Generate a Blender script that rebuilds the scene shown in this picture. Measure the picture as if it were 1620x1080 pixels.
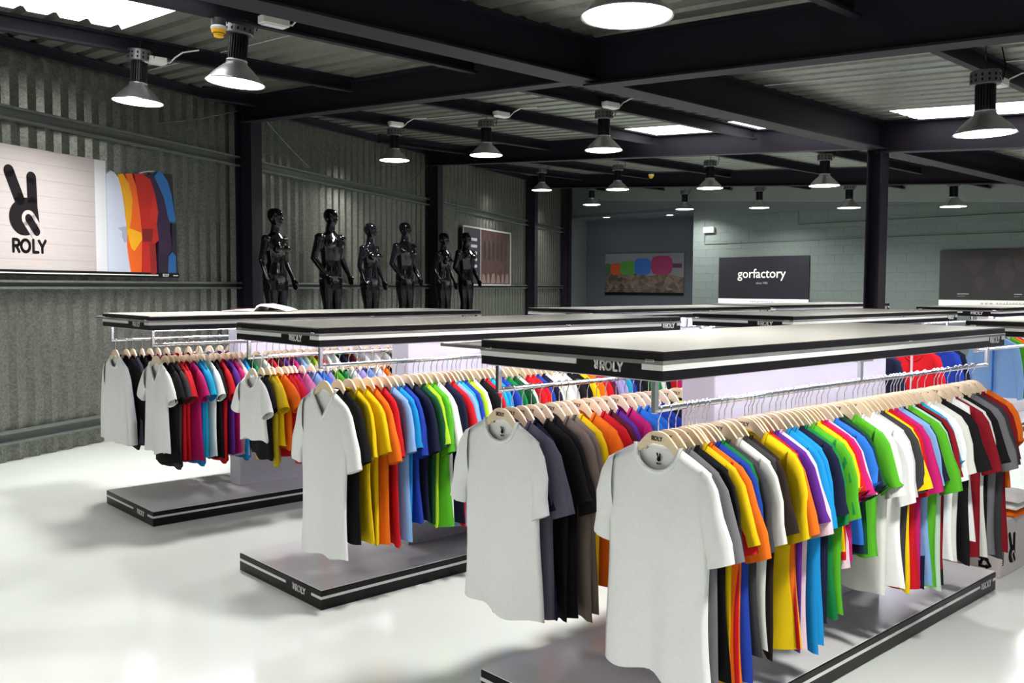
import bpy, bmesh, math, random
from math import sin, cos, pi, radians, sqrt
from mathutils import Vector as V, Matrix as M

scene = bpy.context.scene
for o in list(bpy.data.objects):
    bpy.data.objects.remove(o)
C = scene.collection

# ------------------------------------------------------------------ camera, world, exposure
CAMH = 1.6596
cam_d = bpy.data.cameras.new('camera')
cam_d.sensor_width = 36
cam_d.lens = 1455.06 / 1620 * 36
cam_d.clip_start = .05
cam_d.clip_end = 200
cam = bpy.data.objects.new('camera', cam_d)
C.objects.link(cam)
cam.matrix_world = M.Translation((0, 0, CAMH)) @ M.Rotation(radians(90 - 3.41), 4, 'X') @ M.Rotation(.0042, 4, 'Z')
scene.camera = cam

world = bpy.data.worlds.new('world')
scene.world = world
world.use_nodes = True
world.node_tree.nodes['Background'].inputs[0].default_value = (.62, .66, .70, 1)
world.node_tree.nodes['Background'].inputs[1].default_value = .38

scene.view_settings.view_transform = 'Standard'
scene.view_settings.look = 'None'
scene.view_settings.gamma = 1
scene.view_settings.use_curve_mapping = False
scene.view_settings.exposure = 0.62

LAMP_W = 50          # power of one high-bay lamp
LED_E = 40.0          # emission of the light strips under the canopies
SKY_E = 3.0          # daylight through the translucent roof sheets

# ------------------------------------------------------------------ grids of the hall
YAW = radians(46.5)
e = V((cos(YAW), -sin(YAW), 0))
g = V((sin(YAW), cos(YAW), 0))
PA = V((-3.51, 11.98, 0))
SL = .067
DECK = 4.05
KW = radians(19.2)
wd = V((sin(KW), cos(KW), 0))
wn = V((cos(KW), -sin(KW), 0))
W0 = V((-4.46327, 9.25028, 0))
DYAW = radians(47.55)            # the stands' own direction
UP = V((0, 0, 1))


def roof(t, gg, c=0.0):
    return PA + e * t + g * gg + UP * (DECK + c - SL * t)


def onwall(s, off, z):
    return W0 + wd * s + wn * off + UP * z


def frame(o, x, y, z=UP):
    m = M.Identity(4)
    for i, a in enumerate((x, y, z)):
        for k in range(3):
            m[k][i] = a[k]
    for k in range(3):
        m[k][3] = o[k]
    return m


# ------------------------------------------------------------------ materials
def mat(name, col, rough=.6, metal=0.0, spec=.5, noise=0.0, nscale=20, bump=0.0, bscale=60, coat=0.0,
        emit=None, estr=0.0, stretch=None, vor=False):
    m = bpy.data.materials.new(name)
    m.use_nodes = True
    nt = m.node_tree
    b = nt.nodes['Principled BSDF']
    b.inputs['Base Color'].default_value = (*col, 1)
    b.inputs['Roughness'].default_value = rough
    b.inputs['Metallic'].default_value = metal
    b.inputs['Specular IOR Level'].default_value = spec
    b.inputs['Coat Weight'].default_value = coat
    b.inputs['Coat Roughness'].default_value = .06
    if emit:
        b.inputs['Emission Color'].default_value = (*emit, 1)
        b.inputs['Emission Strength'].default_value = estr
    if noise or bump:
        tc = nt.nodes.new('ShaderNodeTexCoord')
        src = tc.outputs['Object']
        if stretch:
            mp = nt.nodes.new('ShaderNodeMapping')
            mp.inputs['Scale'].default_value = stretch
            nt.links.new(src, mp.inputs['Vector'])
            src = mp.outputs['Vector']
    if noise:
        if vor:
            n = nt.nodes.new('ShaderNodeTexVoronoi')
            n.inputs['Scale'].default_value = nscale
            sep = nt.nodes.new('ShaderNodeSeparateColor')
            nt.links.new(n.outputs['Color'], sep.inputs[0])
            out = sep.outputs[0]
        else:
            n = nt.nodes.new('ShaderNodeTexNoise')
            n.inputs['Scale'].default_value = nscale
            n.inputs['Detail'].default_value = 4
            out = n.outputs['Fac']
        nt.links.new(src, n.inputs['Vector'])
        r = nt.nodes.new('ShaderNodeMapRange')
        r.inputs[1].default_value = .25 if not vor else 0
        r.inputs[2].default_value = .75 if not vor else 1
        r.inputs[3].default_value = 1 - noise
        r.inputs[4].default_value = 1 + noise
        nt.links.new(out, r.inputs[0])
        mx = nt.nodes.new('ShaderNodeMix')
        mx.data_type = 'RGBA'
        mx.blend_type = 'MULTIPLY'
        mx.inputs[0].default_value = 1
        mx.inputs[6].default_value = (*col, 1)
        nt.links.new(r.outputs[0], mx.inputs[7])
        nt.links.new(mx.outputs[2], b.inputs['Base Color'])
    if bump:
        n2 = nt.nodes.new('ShaderNodeTexNoise')
        n2.inputs['Scale'].default_value = bscale
        n2.inputs['Detail'].default_value = 3
        nt.links.new(src, n2.inputs['Vector'])
        bp = nt.nodes.new('ShaderNodeBump')
        bp.inputs['Strength'].default_value = bump
        bp.inputs['Distance'].default_value = .02
        nt.links.new(n2.outputs['Fac'], bp.inputs['Height'])
        nt.links.new(bp.outputs['Normal'], b.inputs['Normal'])
    return m


def s2l(r, gg, b):
    f = lambda c: ((c / 255 + .055) / 1.055) ** 2.4 if c > 10 else c / 255 / 12.92
    return (f(r), f(gg), f(b))


MT = {}
MT['floor'] = mat('epoxy_floor', s2l(205, 209, 203), .14, spec=.42, noise=.035, nscale=1.3, bump=.012, bscale=9)
MT['galv'] = mat('galvanised_wall', s2l(114, 117, 108), .36, metal=.85, noise=.24, nscale=60, vor=True, bump=.05, bscale=30)
MT['roof'] = mat('galvanised_roof', s2l(120, 124, 116), .42, metal=.7, noise=.18, nscale=16, stretch=(1, 1, 1), bump=.04, bscale=20)
MT['steel'] = mat('dark_painted_steel', s2l(27, 22, 32), .6, spec=.2, noise=.12, nscale=5)
MT['girt'] = mat('zinc_girt', s2l(96, 100, 96), .5, metal=.4, noise=.12, nscale=9)
MT['block'] = mat('painted_block', s2l(87, 97, 94), .75, noise=.05, nscale=8, bump=.12, bscale=50)
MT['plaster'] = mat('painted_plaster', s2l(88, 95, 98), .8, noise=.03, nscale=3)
MT['plaster_shaded'] = mat('alcove_shaded_paint', s2l(70, 76, 84), .8, noise=.03, nscale=3)  # plaster darkened: the alcove's dimness is put into the colour
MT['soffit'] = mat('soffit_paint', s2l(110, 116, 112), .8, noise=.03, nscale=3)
MT['black'] = mat('black_laminate', s2l(12, 10, 13), .35, spec=.25, noise=.1, nscale=30)
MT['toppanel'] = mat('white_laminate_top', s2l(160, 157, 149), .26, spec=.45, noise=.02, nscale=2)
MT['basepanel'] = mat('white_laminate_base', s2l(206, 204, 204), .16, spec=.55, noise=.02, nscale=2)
MT['white'] = mat('white_paint', s2l(206, 203, 212), .5, noise=.02, nscale=3)
MT['stripe'] = mat('white_stripe', s2l(212, 210, 208), .4, noise=.03, nscale=8)
MT['letter'] = mat('white_letter', s2l(225, 222, 220), .45)
MT['ink'] = mat('black_print', s2l(18, 13, 17), .8, spec=.15)
MT['chrome'] = mat('chrome', (.78, .78, .80), .12, metal=1.0, noise=.02, nscale=10)
MT['steelwire'] = mat('hook_wire', (.62, .62, .64), .2, metal=1.0)
MT['acrylic'] = mat('smoked_acrylic_edge', s2l(136, 132, 130), .18, metal=.35, spec=.6, noise=.35, nscale=3, stretch=(1, 1, 1))
MT['wood'] = mat('pale_hanger_wood', s2l(228, 206, 174), .45, noise=.10, nscale=30, stretch=(1, 6, 8), spec=.4)
MT['burn'] = mat('branded_letters', s2l(92, 66, 46), .7)
MT['alu'] = mat('spun_aluminium', (.46, .46, .47), .30, metal=.9, noise=.06, nscale=14)
MT['alu_dark'] = mat('grey_housing', s2l(96, 96, 98), .4, metal=.5, noise=.08, nscale=12)
MT['fins'] = mat('anodised_fins', s2l(40, 40, 45), .45, metal=.4, noise=.1, nscale=14)
MT['diffuser'] = mat('lamp_diffuser', (1, 1, 1), .5, emit=(1.0, 1.0, 1.0), estr=8)
MT['led'] = mat('led_strip', (1, 1, 1), .5, emit=(.90, .88, 1.0), estr=LED_E)
MT['sky'] = mat('translucent_roof_sheet', (.8, .8, .8), .5, emit=(1.0, 1.0, 1.0), estr=SKY_E)
MT['boxgrey'] = mat('junction_plastic', s2l(205, 205, 200), .5, noise=.03, nscale=20)
MT['yellow'] = mat('detector_yellow', s2l(240, 180, 20), .4, noise=.03, nscale=20)
MT['mannequin'] = mat('gloss_black_lacquer', s2l(7, 6, 10), .09, spec=.36, noise=.05, nscale=3)
MT['paper'] = mat('glossy_paper', s2l(235, 232, 228), .4, noise=.03, nscale=20)
MT['printdark'] = mat('magazine_print', s2l(70, 40, 40), .4, noise=.4, nscale=25)
MT['carton'] = mat('printed_carton', s2l(196, 188, 184), .7, noise=.04, nscale=8)
MT['plinth'] = mat('dark_plinth', s2l(46, 44, 46), .6, noise=.06, nscale=6)
MT['mesh'] = mat('wire_grey', s2l(150, 150, 150), .4, metal=.6)

# planks printed on the banner
pm = mat('plank_print', s2l(226, 216, 214), .5)
nt = pm.node_tree
tc = nt.nodes.new('ShaderNodeTexCoord')
sx = nt.nodes.new('ShaderNodeSeparateXYZ')
nt.links.new(tc.outputs['Object'], sx.inputs[0])
mm = nt.nodes.new('ShaderNodeMath'); mm.operation = 'MULTIPLY'; mm.inputs[1].default_value = 6.6
nt.links.new(sx.outputs['Z'], mm.inputs[0])
fr = nt.nodes.new('ShaderNodeMath'); fr.operation = 'FRACT'
nt.links.new(mm.outputs[0], fr.inputs[0])
rp = nt.nodes.new('ShaderNodeValToRGB')
rp.color_ramp.elements[0].position = 0
rp.color_ramp.elements[0].color = (*s2l(150, 138, 134), 1)
rp.color_ramp.elements[1].position = .07
rp.color_ramp.elements[1].color = (*s2l(170, 161, 159), 1)
nt.links.new(fr.outputs[0], rp.inputs[0])
ns = nt.nodes.new('ShaderNodeTexNoise'); ns.inputs['Scale'].default_value = 6
mp = nt.nodes.new('ShaderNodeMapping'); mp.inputs['Scale'].default_value = (.5, 1, 9)
nt.links.new(tc.outputs['Object'], mp.inputs[0]); nt.links.new(mp.outputs[0], ns.inputs['Vector'])
rr = nt.nodes.new('ShaderNodeMapRange'); rr.inputs[3].default_value = .86; rr.inputs[4].default_value = 1.06
nt.links.new(ns.outputs['Fac'], rr.inputs[0])
mx = nt.nodes.new('ShaderNodeMix'); mx.data_type = 'RGBA'; mx.blend_type = 'MULTIPLY'; mx.inputs[0].default_value = 1
nt.links.new(rp.outputs[0], mx.inputs[6]); nt.links.new(rr.outputs[0], mx.inputs[7])
nt.links.new(mx.outputs[2], pm.node_tree.nodes['Principled BSDF'].inputs['Base Color'])
MT['planks'] = pm

COL = {
    'white': (226, 227, 224), 'off-white': (205, 205, 198), 'light grey': (176, 176, 178), 'grey': (124, 122, 126),
    'slate grey': (98, 96, 112), 'dark grey': (62, 60, 62), 'black': (22, 20, 22), 'navy': (24, 28, 56),
    'yellow': (244, 206, 12), 'mustard': (206, 178, 36), 'orange': (246, 116, 22), 'red': (206, 22, 34),
    'dark red': (140, 20, 34), 'maroon': (92, 22, 38), 'royal blue': (34, 64, 168), 'sky blue': (24, 146, 212),
    'turquoise': (36, 166, 206), 'light blue': (136, 176, 226), 'green': (18, 128, 66), 'dark green': (18, 78, 48),
    'apple green': (88, 180, 38), 'lime': (176, 218, 44), 'mint': (196, 222, 200), 'purple': (96, 42, 146),
    'plum': (74, 24, 80), 'magenta': (196, 30, 112), 'pink': (226, 128, 176), 'pale pink': (236, 204, 216),
    'lilac': (170, 160, 214), 'taupe': (128, 114, 102), 'brown': (44, 32, 30), 'bright blue': (44, 118, 214),
}
CLOTH = {}
for k, c in COL.items():
    sc_ = 1.0 if k in ('white', 'off-white', 'light grey') else .74
    CLOTH[k] = mat('cotton_' + k.replace(' ', '_').replace('-', '_'), tuple(q * sc_ for q in s2l(*c)), .88, spec=.18, noise=.022, nscale=60, bump=.06, bscale=220)

# ------------------------------------------------------------------ mesh helpers


def mesh_from(name, verts, faces, smooth=False):
    me = bpy.data.meshes.new(name)
    me.from_pydata([tuple(v) for v in verts], [], faces)
    bm = bmesh.new()
    bm.from_mesh(me)
    bmesh.ops.recalc_face_normals(bm, faces=bm.faces)
    bm.to_mesh(me)
    bm.free()
    if smooth:
        me.polygons.foreach_set('use_smooth', [True] * len(me.polygons))
    return me


class MB:
    def __init__(self):
        self.v = []
        self.f = []

    def add(self, vs, fs, mtx=None):
        n = len(self.v)
        self.v += [(mtx @ V(p)) if mtx else V(p) for p in vs]
        self.f += [tuple(i + n for i in q) for q in fs]
        return self

    def box(self, x0, x1, y0, y1, z0, z1, mtx=None):
        return self.add([(x0, y0, z0), (x1, y0, z0), (x1, y1, z0), (x0, y1, z0), (x0, y0, z1), (x1, y0, z1), (x1, y1, z1), (x0, y1, z1)],
                        [(0, 3, 2, 1), (4, 5, 6, 7), (0, 1, 5, 4), (1, 2, 6, 5), (2, 3, 7, 6), (3, 0, 4, 7)], mtx)

    def bbox(self, x0, x1, y0, y1, z0, z1, b=.004, mtx=None):
        """box with chamfered edges"""
        bm = bmesh.new()
        bmesh.ops.create_cube(bm, size=1)
        for v in bm.verts:
            v.co = V(((x0 + x1) / 2 + v.co.x * (x1 - x0), (y0 + y1) / 2 + v.co.y * (y1 - y0), (z0 + z1) / 2 + v.co.z * (z1 - z0)))
        bmesh.ops.bevel(bm, geom=bm.edges[:], offset=b, segments=1, affect='EDGES')
        bm.verts.index_update()
        self.add([v.co.copy() for v in bm.verts], [tuple(v.index for v in f.verts) for f in bm.faces], mtx)
        bm.free()
        return self

    def tube(self, pts, r, n=8, caps=True, flat=None, mtx=None):
        """swept tube; r number or list; flat=(axis, factor) squashes along an axis"""
        pts = [V(p) for p in pts]
        if not isinstance(r, (list, tuple)):
            r = [r] * len(pts)
        vs, fs = [], []
        ref = None
        for i, p in enumerate(pts):
            d = (pts[min(i + 1, len(pts) - 1)] - pts[max(i - 1, 0)]).normalized()
            if ref is None:
                ref = V((0, 1, 0)) if abs(d.y) < .9 else V((1, 0, 0))
            a = d.cross(ref).normalized()
            b = a.cross(d).normalized()
            ref = b
            rr_ = r[i]
            ra, rb = rr_ if isinstance(rr_, (tuple, list)) else (rr_, rr_)
            for k in range(n):
                t = 2 * pi * k / n
                vs.append(p + a * (cos(t) * ra) + b * (sin(t) * rb))
        for i in range(len(pts) - 1):
            for k in range(n):
                fs.append((i * n + k, i * n + (k + 1) % n, (i + 1) * n + (k + 1) % n, (i + 1) * n + k))
        if caps:
            fs.append(tuple(range(n - 1, -1, -1)))
            fs.append(tuple((len(pts) - 1) * n + k for k in range(n)))
        return self.add(vs, fs, mtx)

    def lathe(self, prof, n=24, mtx=None, close=False):
        vs, fs = [], []
        for r, z in prof:
            for k in range(n):
                t = 2 * pi * k / n
                vs.append((r * cos(t), r * sin(t), z))
        m = len(prof)
        for i in range(m - 1 if not close else m):
            j = (i + 1) % m
            for k in range(n):
                fs.append((i * n + k, i * n + (k + 1) % n, j * n + (k + 1) % n, j * n + k))
        return self.add(vs, fs, mtx)

    def disc(self, r, z, n=24, mtx=None):
        return self.add([(r * cos(2 * pi * k / n), r * sin(2 * pi * k / n), z) for k in range(n)], [tuple(range(n))], mtx)

    def prism(self, pts, y0, y1, mtx=None):
        """polygon in x-z, extruded along y"""
        n = len(pts)
        vs = [(x, y0, z) for x, z in pts] + [(x, y1, z) for x, z in pts]
        fs = [tuple(range(n)), tuple(range(2 * n - 1, n - 1, -1))]
        for i in range(n):
            j = (i + 1) % n
            fs.append((i, i + n, j + n, j))
        return self.add(vs, fs, mtx)

    def mesh(self, name, smooth=False):
        return mesh_from(name, self.v, self.f, smooth)


def obj(name, data, material=None, parent=None, loc=None, mtx=None, smooth=False):
    if isinstance(data, MB):
        data = data.mesh(name, smooth)
    o = bpy.data.objects.new(name, data)
    C.objects.link(o)
    if material is not None and data is not None:
        if not data.materials:
            data.materials.append(material)
        elif data.materials[0] is not material:
            o.material_slots[0].link = 'OBJECT'
            o.material_slots[0].material = material
    if parent:
        o.parent = parent
    if mtx is not None:
        o.matrix_basis = mtx
    elif loc is not None:
        o.location = loc
    return o


def tag(o, label=None, cat=None, group=None, kind=None):
    if label: o['label'] = label
    if cat: o['category'] = cat
    if group: o['group'] = group
    if kind: o['kind'] = kind
    return o


def empty(name, mtx=None, parent=None):
    o = bpy.data.objects.new(name, None)
    o.empty_display_size = .1
    C.objects.link(o)
    if parent: o.parent = parent
    if mtx is not None: o.matrix_basis = mtx
    return o


# ---- lettering made of round strokes (x right, z up, in front of y=0)
def arc(cx, cz, r, a0, a1, n=14, rz=None):
    rz = rz or r
    return [(cx + r * cos(radians(a0 + (a1 - a0) * i / n)), cz + rz * sin(radians(a0 + (a1 - a0) * i / n))) for i in range(n + 1)]


def strokes(mb, lines, w, s=1.0, ox=0.0, oz=0.0, y0=0.0, y1=-.002, capn=10):
    for ln in lines:
        P = [V((ox + x * s, 0, oz + z * s)) for x, z in ln]
        h = w * s / 2
        for i, p in enumerate(P):
            mb.prism([(p.x + h * cos(2 * pi * k / capn), p.z + h * sin(2 * pi * k / capn)) for k in range(capn)], y0, y1)
        for a, b in zip(P, P[1:]):
            d = (b - a)
            if d.length < 1e-6: continue
            d.normalize()
            q = V((-d.z, 0, d.x)) * h
            mb.prism([((a + q).x, (a + q).z), ((a - q).x, (a - q).z), ((b - q).x, (b - q).z), ((b + q).x, (b + q).z)], y0, y1)


ROLY = [[(0, 0), (0, 1)], [(0, 1)] + arc(.32, .74, .26, 90, -90, 8) + [(0, .48)], [(.28, .48), (.56, 0)],
        arc(1.22, .5, .44, 0, 360, 18, .5), [(2.02, 1), (2.02, 0), (2.5, 0)], [(2.6, 1), (2.95, .45), (3.3, 1)], [(2.95, .45), (2.95, 0)]]


def emblem_dark(mb, s, ox, oz, y0, y1, n=24):
    """hand-shaped emblem, s = height, ox/oz = lower left corner"""
    f = lambda x, z: ((x - 22) / 505, (687 - z) / 505)
    strokes(mb, [[f(66, 226), f(150, 420)]], 90 / 505, s, ox, oz, y0, y1, 18)
    strokes(mb, [[f(262, 254), f(268, 440)]], 88 / 505, s, ox, oz, y0, y1 * 1.05, 18)
    c = f(190, 552)
    a = [(c[0] + 132 / 505 * cos(2 * pi * k / n), c[1] + 132 / 505 * sin(2 * pi * k / n)) for k in range(n)]
    mb.prism([(ox + x * s, oz + z * s) for x, z in a], y0, y1 * .95)
    q = [f(108, 412), f(304, 400), f(328, 592), f(200, 600)]
    mb.prism([(ox + x * s, oz + z * s) for x, z in q], y0, y1)


def emblem_thumb(mb, s, ox, oz, y0, y1, w):
    f = lambda x, z: ((x - 22) / 505, (687 - z) / 505)
    strokes(mb, [[f(228, 556), f(298, 650)]], w / 505, s, ox, oz, y0, y1, 18)


def logo_strip(name, h, material, parent, mtx, emblem=True, bg=None):
    """emblem + ROLY in one line, centred on the origin"""
    mb = MB()
    tot = (.72 if emblem else 0) + 3.3
    x = -tot * h / 2
    if emblem:
        emblem_dark(mb, h * 1.18, x, -h * .5, 0, -.0015, 14)
        x += .72 * h
    strokes(mb, ROLY, .24, h, x + .1 * h, -h / 2, 0, -.0015, 8)
    return obj(name, mb, material, parent, mtx=mtx)


def text_mesh(txt, size, ext=.002, off=0.0):
    cu = bpy.data.curves.new('lettering', 'FONT')
    cu.body = txt
    cu.size = size
    cu.extrude = ext / 2
    cu.offset = off
    cu.align_x = 'CENTER'
    cu.resolution_u = 3
    t = bpy.data.objects.new('lettering_tmp', cu)
    C.objects.link(t)
    dg = bpy.context.evaluated_depsgraph_get()
    me = bpy.data.meshes.new_from_object(t.evaluated_get(dg))
    bpy.data.objects.remove(t)
    bpy.data.curves.remove(cu)
    me.transform(M.Rotation(pi / 2, 4, 'X'))
    me.materials.clear()
    return me


# ------------------------------------------------------------------ the hall: floor, walls, roof
fl = MB().box(-16, 22, -8, 34, -.1, 0)
tag(obj('floor', fl, MT['floor']), kind='structure')

# left wall: corrugated sheets between columns
wl = empty('wall_left')
wl['kind'] = 'structure'
pitch, dep = .2, .045
for i in range(-8, 19):
    s0, s1 = i * 1.0 + .25, i * 1.0 + 1.25
    pts = []
    n = round((s1 - s0) / pitch)
    for k in range(n):
        b = s0 + k * pitch
        pts += [(b, 0), (b + .065, 0), (b + .12, dep), (b + .165, dep)]
    pts.append((s1, 0))
    vs, fs = [], []
    mid = onwall((s0 + s1) / 2, 0, 0) - PA
    ztop = DECK - SL * mid.dot(e) + .05
    for s, d in pts:
        if s > 18.26: s = 18.26
        vs += [onwall(s, d - dep - (i % 2) * .003, 0), onwall(s, d - dep - (i % 2) * .003, ztop)]
    for k in range(len(pts) - 1):
        fs.append((2 * k, 2 * k + 2, 2 * k + 3, 2 * k + 1))
    obj('sheet', mesh_from('sheet', vs, fs), MT['galv'], wl)

# columns and girts on the left wall


def ibeam(name, p0, p1, w, d, up=UP, parent=None, material=None, tf=.016, tw=.012):
    """I-section from p0 to p1 (top centre line), depth d downwards along -up, flange width w"""
    p0, p1 = V(p0), V(p1)
    ax = (p1 - p0)
    L = ax.length
    ax.normalize()
    sd = ax.cross(up).normalized()
    u2 = sd.cross(ax).normalized()
    pr = [(-w / 2, 0), (w / 2, 0), (w / 2, -tf), (tw / 2, -tf), (tw / 2, -d + tf), (w / 2, -d + tf), (w / 2, -d), (-w / 2, -d),
          (-w / 2, -d + tf), (-tw / 2, -d + tf), (-tw / 2, -tf), (-w / 2, -tf)]
    vs = [sd * a + u2 * b for a, b in pr] + [sd * a + u2 * b + ax * L for a, b in pr]
    n = 12
    fs = []
    for i in range(n):
        j = (i + 1) % n
        fs.append((i, j, j + n, i + n))
    for o_ in (0, n):
        fs += [tuple(o_ + k for k in (0, 1, 2, 3, 10, 11)), tuple(o_ + k for k in (3, 4, 9, 10)), tuple(o_ + k for k in (4, 5, 6, 7, 8, 9))]
    o = obj(name, mesh_from(name, vs, fs), material or MT['steel'], parent, loc=p0)
    return o


def deckz(P):
    return DECK - SL * (V((P[0], P[1], 0)) - PA).dot(e)


GIRTS = ((3.24, .13), (1.66, .085), (.235, .12))
COLS = (-2.95, 2.89, 8.74, 14.67, 17.85)
for s in COLS:
    b = onwall(s, .125, 0)
    zt = deckz(b) - .02
    c_ = ibeam('wall_column', onwall(s, .245, 0), onwall(s, .245, zt), .235, .24, up=wn)
    c_['kind'] = 'structure'
    # base plate and bolts
    pl = MB().box(-.16, .16, -.16, .16, 0, .018, frame(onwall(s, .125, 0) - onwall(s, .245, 0), wd, wn))
    obj('base_plate', pl, MT['steel'], c_)
for a, b in zip((-7.5,) + COLS, COLS + (18.26,)):
    for z, h in GIRTS:
        if b - a < .5 and z < 2: pass
        ov = .1
        mtx = frame(onwall(a + (ov if a > -7 else 0), .0, z), wd, -wn)
        L = b - a - 2 * ov if b < 18.2 else b - a - ov
        m_ = MB()
        # open C section
        pr = [(0, 0), (-.075, 0), (-.075, .022), (-.008, .022), (-.008, h - .022), (-.075, h - .022), (-.075, h), (0, h)]
        vs = [(0, y, zz - h / 2) for y, zz in pr] + [(L, y, zz - h / 2) for y, zz in pr]
        fs = [(i, (i + 1) % 8, (i + 1) % 8 + 8, i + 8) for i in range(8)]
        fs += [(0, 1, 2, 3), (0, 3, 4, 7), (4, 5, 6, 7), (8, 11, 10, 9), (8, 15, 12, 11), (12, 15, 14, 13)]
        m_.add(vs, fs)
        tag(obj('wall_girt', m_, MT['girt'], mtx=mtx), kind='structure')

# roof deck: corrugated sheets running down the slope, translucent ones are the rooflights
rf = empty('ceiling')
rf['kind'] = 'structure'


def sheet_mesh(t0, t1, g0, g1, c=0.0, p=.25, d=.035):
    vs, fs, pts = [], [], []
    n = max(1, round((g1 - g0) / p))
    for k in range(n):
        b = g0 + k * p
        pts += [(b, 0), (b + .15, 0), (b + .175, d), (b + .225, d)]
    pts.append((g1, 0))
    for gg, dz in pts:
        vs += [roof(t0, gg, dz + c), roof(t1, gg, dz + c)]
    for k in range(len(pts) - 1):
        fs.append((2 * k, 2 * k + 1, 2 * k + 3, 2 * k + 2))
    return mesh_from('sheet', vs, fs)


TR = 13.0
for i in range(-14, 14):
    g0, g1 = i + .4, i + 1.4
    t0 = -g1 / 1.94 - .25
    cuts = [(t0, TR, 'roof')]
    if i == 4:
        cuts = [(t0, 2.45, 'roof'), (2.45, 5.75, 'sky'), (5.75, 6.5, 'roof'), (6.5, 10.6, 'sky'), (10.6, TR, 'roof')]
    if i == -4:
        cuts = [(t0, 2.95, 'roof'), (2.95, 4.9, 'sky'), (4.9, TR, 'roof')]
    if i == 13: g1 = 13.7
    for a, b, k in cuts:
        if b > a:
            o = obj('sheet' if k == 'roof' else 'rooflight_sheet', sheet_mesh(a, b, g0, g1, (i % 2) * .003), MT[k], rf)
            if k == 'sky': o['label'] = 'bright translucent rooflight sheet letting daylight in'

# main girder, rafters, purlins
GT = 6.02
gz = 3.31
o = ibeam('main_girder', roof(GT, -13, 0) * 1, roof(GT, 13.6, 0), .24, (DECK - SL * GT) - gz, material=MT['steel'])
o['kind'] = 'structure'
PC = PA + e * GT + g * 5.19
o = ibeam('main_column', V((PC.x, PC.y, 0)) + e * .09, V((PC.x, PC.y, gz)) + e * .09, .2, .18, up=e)
o['kind'] = 'structure'
obj('base_plate', MB().box(-.15, .15, -.15, .15, 0, .02, frame(-e * .09, e, g)), MT['steel'], o)
o = ibeam('main_column', V((PC.x, PC.y, 0)) + e * .09 - g * 10.4, V((PC.x, PC.y, gz)) + e * .09 - g * 10.4, .2, .18, up=e)
o['kind'] = 'structure'
RG = (-10.4, -5.2, 0.0, 5.19, 10.46)
for gg in RG:
    tw = -gg / 1.94 + .12
    if tw < GT - .5:
        ibeam('rafter', roof(tw, gg, -.004), roof(GT - .02, gg, -.004), .16, .306)['kind'] = 'structure'
    ibeam('rafter', roof(GT + .02, gg, -.004), roof(TR, gg, -.004), .18, .36)['kind'] = 'structure'
for a, b in zip(RG, RG[1:] + (13.6,)):
    for t in (-5.5, -3.5, -1.5, .55, 2.68, 4.68 if a < 0 else 4.36, 8.3, 10.4, 12.4):
        a2 = max(a + .1, -1.94 * t + .3)
        b2 = b - .1
        if b2 - a2 < .4: continue
        p0, p1 = roof(t, a2, -.004), roof(t, b2, -.004)
        mb = MB()
        L = (p1 - p0).length
        pr = [(0, 0), (.065, 0), (.065, -.02), (.008, -.02), (.008, -.125), (.065, -.125), (.065, -.145), (0, -.145)]
        vs = [(x, 0, z) for x, z in pr] + [(x, L, z) for x, z in pr]
        fs = [(i, (i + 1) % 8, (i + 1) % 8 + 8, i + 8) for i in range(8)]
        fs += [(0, 1, 2, 3), (0, 3, 4, 7), (4, 5, 6, 7), (8, 11, 10, 9), (8, 15, 12, 11), (12, 15, 14, 13)]
        mb.add(vs, fs)
        tag(obj('purlin', mb, MT['steel'], mtx=frame(p0, e, g)), kind='structure')

# trim along the top of the corrugated wall
for a, b in zip((-7.5,) + COLS, COLS + (18.2,)):
    pa, pb = onwall(a + .12, .03, 0), onwall(b - .12, .03, 0)
    if b - a < .6: continue
    pa.z, pb.z = deckz(pa) - .004, deckz(pb) - .004
    ibeam('trim_1', pa, pb, .05, .11)['kind'] = 'structure'

# back wall with painted blocks (faces -g) and the alcove left of it
GB = 13.65
TB0 = -2.65


def backpt(t, z, off=0.0):
    return PA + e * t + g * (GB - off) + UP * z


bw = MB()
vs = []
for t in (TB0, TR):
    for off in (0, -.25):
        vs += [backpt(t, 0, off + .017), backpt(t, DECK - SL * t + .02, off + .017)]
bw.add(vs, [(0, 1, 5, 4), (2, 6, 7, 3), (0, 2, 3, 1), (4, 5, 7, 6), (1, 3, 7, 5), (0, 4, 6, 2)])
wb = tag(obj('wall_back', bw, MT['plaster']), kind='structure')
blk = MB().bbox(.0015, .3985, -.02, .03, .0015, .1985, .002).mesh('block')
blk_half = MB().bbox(.0015, .1985, -.02, .03, .0015, .1985, .002).mesh('block')
POST = ((-1.85, .56, 1.27, 2.40), (3.45, 5.86, 1.30, 2.43))
random.seed(4)
for r in range(6, 17):
    z = .2 * r
    x = TB0 + (.2 if r % 2 else 0)
    if r % 2:
        obj('block', blk_half, MT['block'], wb, mtx=frame(backpt(TB0, z, 0), e, g))
    while x < 6.4:
        if z + .2 < DECK - SL * (x + .4) - .32 and not any(a < x and x + .4 < b and c < z and z + .2 < d for a, b, c, d in POST):
            obj('block', blk, MT['block'], wb, mtx=frame(backpt(x, z, random.uniform(-.0015, .0015)), e, g))
        x += .4
# pale end rafter casing on top of the back wall
mb = MB()
ta, tb = -5.9, TR
vs = []
for t in (ta, tb):
    zt = DECK - SL * t
    for off in (.03, .16):
        vs += [backpt(t, zt - .40, off), backpt(t, zt - .01, off)]
mb.add(vs, [(0, 1, 5, 4), (2, 6, 7, 3), (0, 2, 3, 1), (4, 5, 7, 6), (1, 3, 7, 5), (0, 4, 6, 2)])
tag(obj('trim_2', mb, MT['soffit']), kind='structure')


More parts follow.
